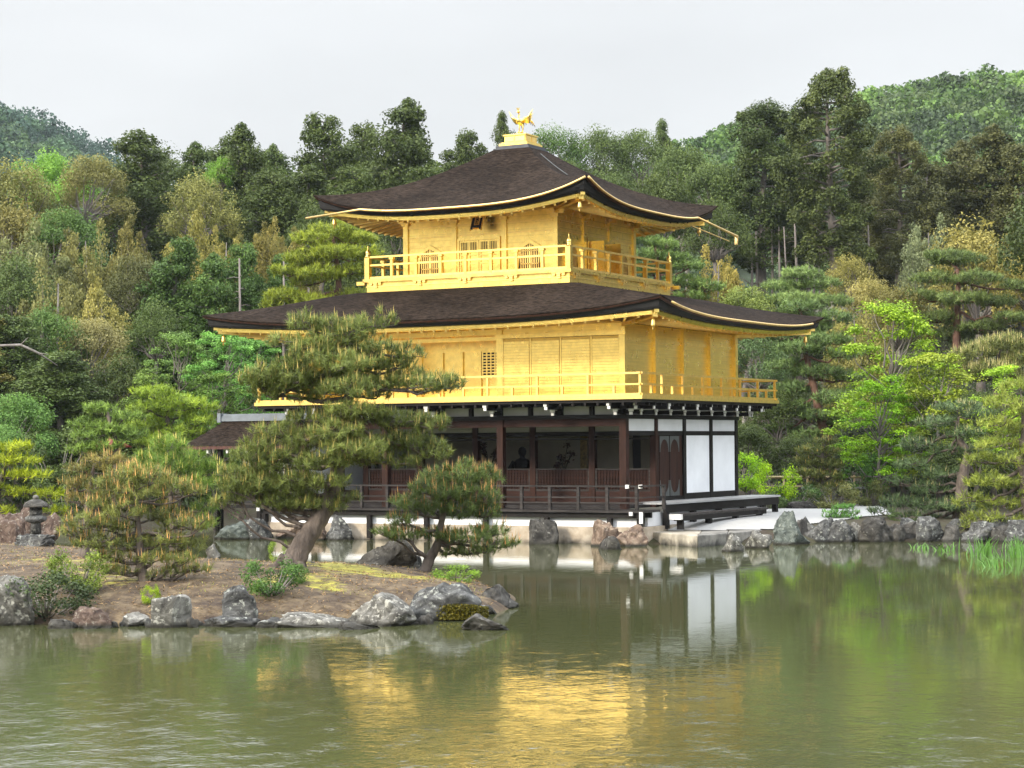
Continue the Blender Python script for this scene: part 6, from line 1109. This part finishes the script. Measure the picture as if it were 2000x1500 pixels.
def blades(name, lab, px, py, z, D, wpx, hpx, n, kind='iris clump', group='iris clumps in the shallow water'):
    c = gp(px, py, 0); D = math.hypot(*(c[:2] - CAMP[:2])); rg = np.random.default_rng(int(px)); s = D / FPX; m_ = MB()
    for k in range(n):
        x = rg.normal() * wpx * s * .28; y = rg.normal() * .25; h_ = hpx * s * rg.uniform(.4, .85); le = rg.normal() * .10; ly = rg.normal() * .1; w = .014; p0 = RTV * x + FWV * y
        m_.add([p0 - RTV * w, p0 + RTV * w, p0 + RTV * (le * .5 + w * .8) + FWV * ly * .5 + [0, 0, h_ * .6], p0 + RTV * (le * .5 - w * .8) + FWV * ly * .5 + [0, 0, h_ * .6], p0 + RTV * le * 1.6 + FWV * ly + [0, 0, h_]], [(0, 1, 2, 3), (3, 2, 4)])
    tag(m_.build(name, REED, None, (c[0], c[1], z)), lab, kind, group)
blades('iris_clump', 'leftmost short iris clump before the dark bank rocks', 1800, 1072, -.02, 60, 30, 16, 20); blades('iris_clump', 'iris clump standing before the mossy dark rock', 1845, 1076, -.02, 59.5, 50, 22, 30)
blades('iris_clump', 'tall iris clump before the broad grey rock', 1918, 1086, -.02, 58, 55, 50, 50); blades('iris_clump', 'nearest lowest iris clump reaching furthest into the pond', 1950, 1108, -.02, 53.5, 50, 36, 34); blades('iris_clump', 'tallest iris clump at the right picture edge', 1985, 1088, -.02, 57.5, 44, 56, 50)
blades('iris_clump', 'iris clump in the water seen between the annex posts and the veranda', 458, 1022, -.02, 77, 44, 36, 70)
def scatter_grass():
    rg = np.random.default_rng(21); n = 9000; px = rg.uniform(-60, 960, n); py = rg.uniform(1060, 1222, n); P = np.array([gp(x, y, .45)[:2] for x, y in zip(px, py)]); m = (vnoise(P, 1.1, 31) > .25) & (sdist(P, ISL) > .15); P = P[m]; n = len(P); z = island_z(P)
    B = np.concatenate([P, z[:, None] - .01], 1); d = unit(np.stack([rg.normal(size=n) * .6, rg.normal(size=n) * .6, np.ones(n)], 1)); L_ = rg.uniform(.03, .10, (n, 1)); s = unit(np.cross(d, rg.normal(size=(n, 3)))) * .006
    o = link('grass', mesh_np('grass', np.stack([B - s, B + s, B + d * L_], 1).reshape(-1, 3), np.arange(3 * n).reshape(n, 3), False, rg.uniform(0, 1, n)), LEAF); o.color = (.20, .21, .06, 1); tag(o, None, None, kind='stuff')
    n = 16000; px = rg.uniform(-80, 980, n); py = rg.uniform(1055, 1222, n); P = np.array([gp(x, y, .5)[:2] for x, y in zip(px, py)]); P = P[sdist(P, ISL) > .1]; n = len(P); z = island_z(P)
    o = link('fallen_needles', leaf_quads('fallen_needles', np.concatenate([P, z[:, None] + .012], 1), np.stack([rg.normal(size=n) * .5, rg.normal(size=n) * .5, np.ones(n)], 1), rg.uniform(.04, .11, n), rg.uniform(0, 1, n), .22), LEAF); o.color = (.18, .125, .065, 1); tag(o, None, None, kind='stuff')
scatter_grass()
q0, q1, q2, q3 = at(-30, 676, 82), at(40, 674, 82), at(75, 690, 82), at(112, 714, 82.4); g_ = float(ground_z([q0])[0])
tag(MB().tube([q0 * [1, 1, 0] + [0, 0, g_] - q0, q0 * [1, 1, .5] + [0, 0, g_ / 2 + 1] - q0, q0 - q0, q1 - q0, q2 - q0, q3 - q0], [.10, .08, .06, .06, .05, .02], 8).tube([q1 - q0, q1 - q0 + RTV * .3 + [0, 0, .3]], [.03, .01], 5).tube([q2 - q0, q2 - q0 + RTV * .4 - [0, 0, .05]], [.03, .008], 5).build('dead_tree', GREYBARK, None, q0), 'pale dead tree with one long limb arching down at the left picture edge', 'dead tree')
def undergrowth():
    rg = np.random.default_rng(5); cs = []
    n = 1500; px = rg.uniform(-500, 2500, n); D = 79 + 75 * rg.uniform(0, 1, n) ** 1.2; m = ~((px > 430) & (px < 1440) & (D < 88)) & ~((px > 1440) & (px < 1800) & (D < 83)); px, D = px[m], D[m]
    P = np.array([at(x, 900, d) for x, d in zip(px, D)]); z = ground_z(P); r = rg.uniform(.7, 1.5, len(P)); C_ = np.stack([P[:, 0], P[:, 1], z + r * .45], 1)
    c_, n_, s_, t_ = clump_leaves(rg, C_, r, 90, .26, .8, .6, .3); o = link('undergrowth', leaf_quads('undergrowth', c_, n_, s_, t_), LEAF); o.color = (.05, .066, .028, 1); tag(o, None, None, kind='stuff')
undergrowth()

# unseen trees added right of the view to darken what the gold wall mirrors
for k, (px, yt, w, D) in enumerate([(2130, 260, 300, 88), (2290, 200, 320, 90), (2450, 180, 340, 92), (2620, 160, 360, 90), (2800, 150, 380, 92), (3000, 150, 400, 92), (3220, 160, 420, 92), (2200, 640, 240, 74), (2400, 640, 260, 76), (2620, 620, 260, 80), (2860, 600, 280, 84)]):
    tree('broad', px, yt, w, D, (.05, .066, .022), 'unseen leafy tree added on the right bank beyond the edge of the photograph', 'added trees on the bank right of the view')
for k, (px, yt, w, D) in enumerate([(-60, 330, 170, 122), (-190, 340, 180, 118), (-330, 330, 180, 120), (-480, 350, 190, 118), (-640, 360, 190, 116), (-120, 470, 180, 102), (-260, 480, 190, 100), (-420, 470, 190, 102), (-580, 490, 190, 100), (-80, 620, 170, 88), (-220, 640, 180, 86), (-380, 630, 180, 87), (-540, 650, 180, 86), (-150, 780, 150, 80), (-320, 790, 150, 79), (-470, 780, 150, 80)]):
    tree('broad' if k % 3 else 'hinoki', px, yt, w, D, (OL, DG2, MG)[k % 3], 'tree on the wooded slope beyond the left edge of the photograph', 'trees on the slope left of the view')
# ------------------------------------------------------------------ the air
hz = bpy.data.materials.new('haze'); hz.use_nodes = True; t = hz.node_tree; t.nodes.remove(t.nodes['Principled BSDF']); pv = t.nodes.new('ShaderNodeVolumePrincipled')
pv.inputs['Color'].default_value = (.80, .88, .96, 1); pv.inputs['Density'].default_value = .00011; pv.inputs['Anisotropy'].default_value = .2; t.links.new(pv.outputs[0], t.nodes['Material Output'].inputs['Volume'])
tag(MB().box(-830, 830, -830, 830, -2.0, 130).build('haze', hz), None, None, kind='stuff')
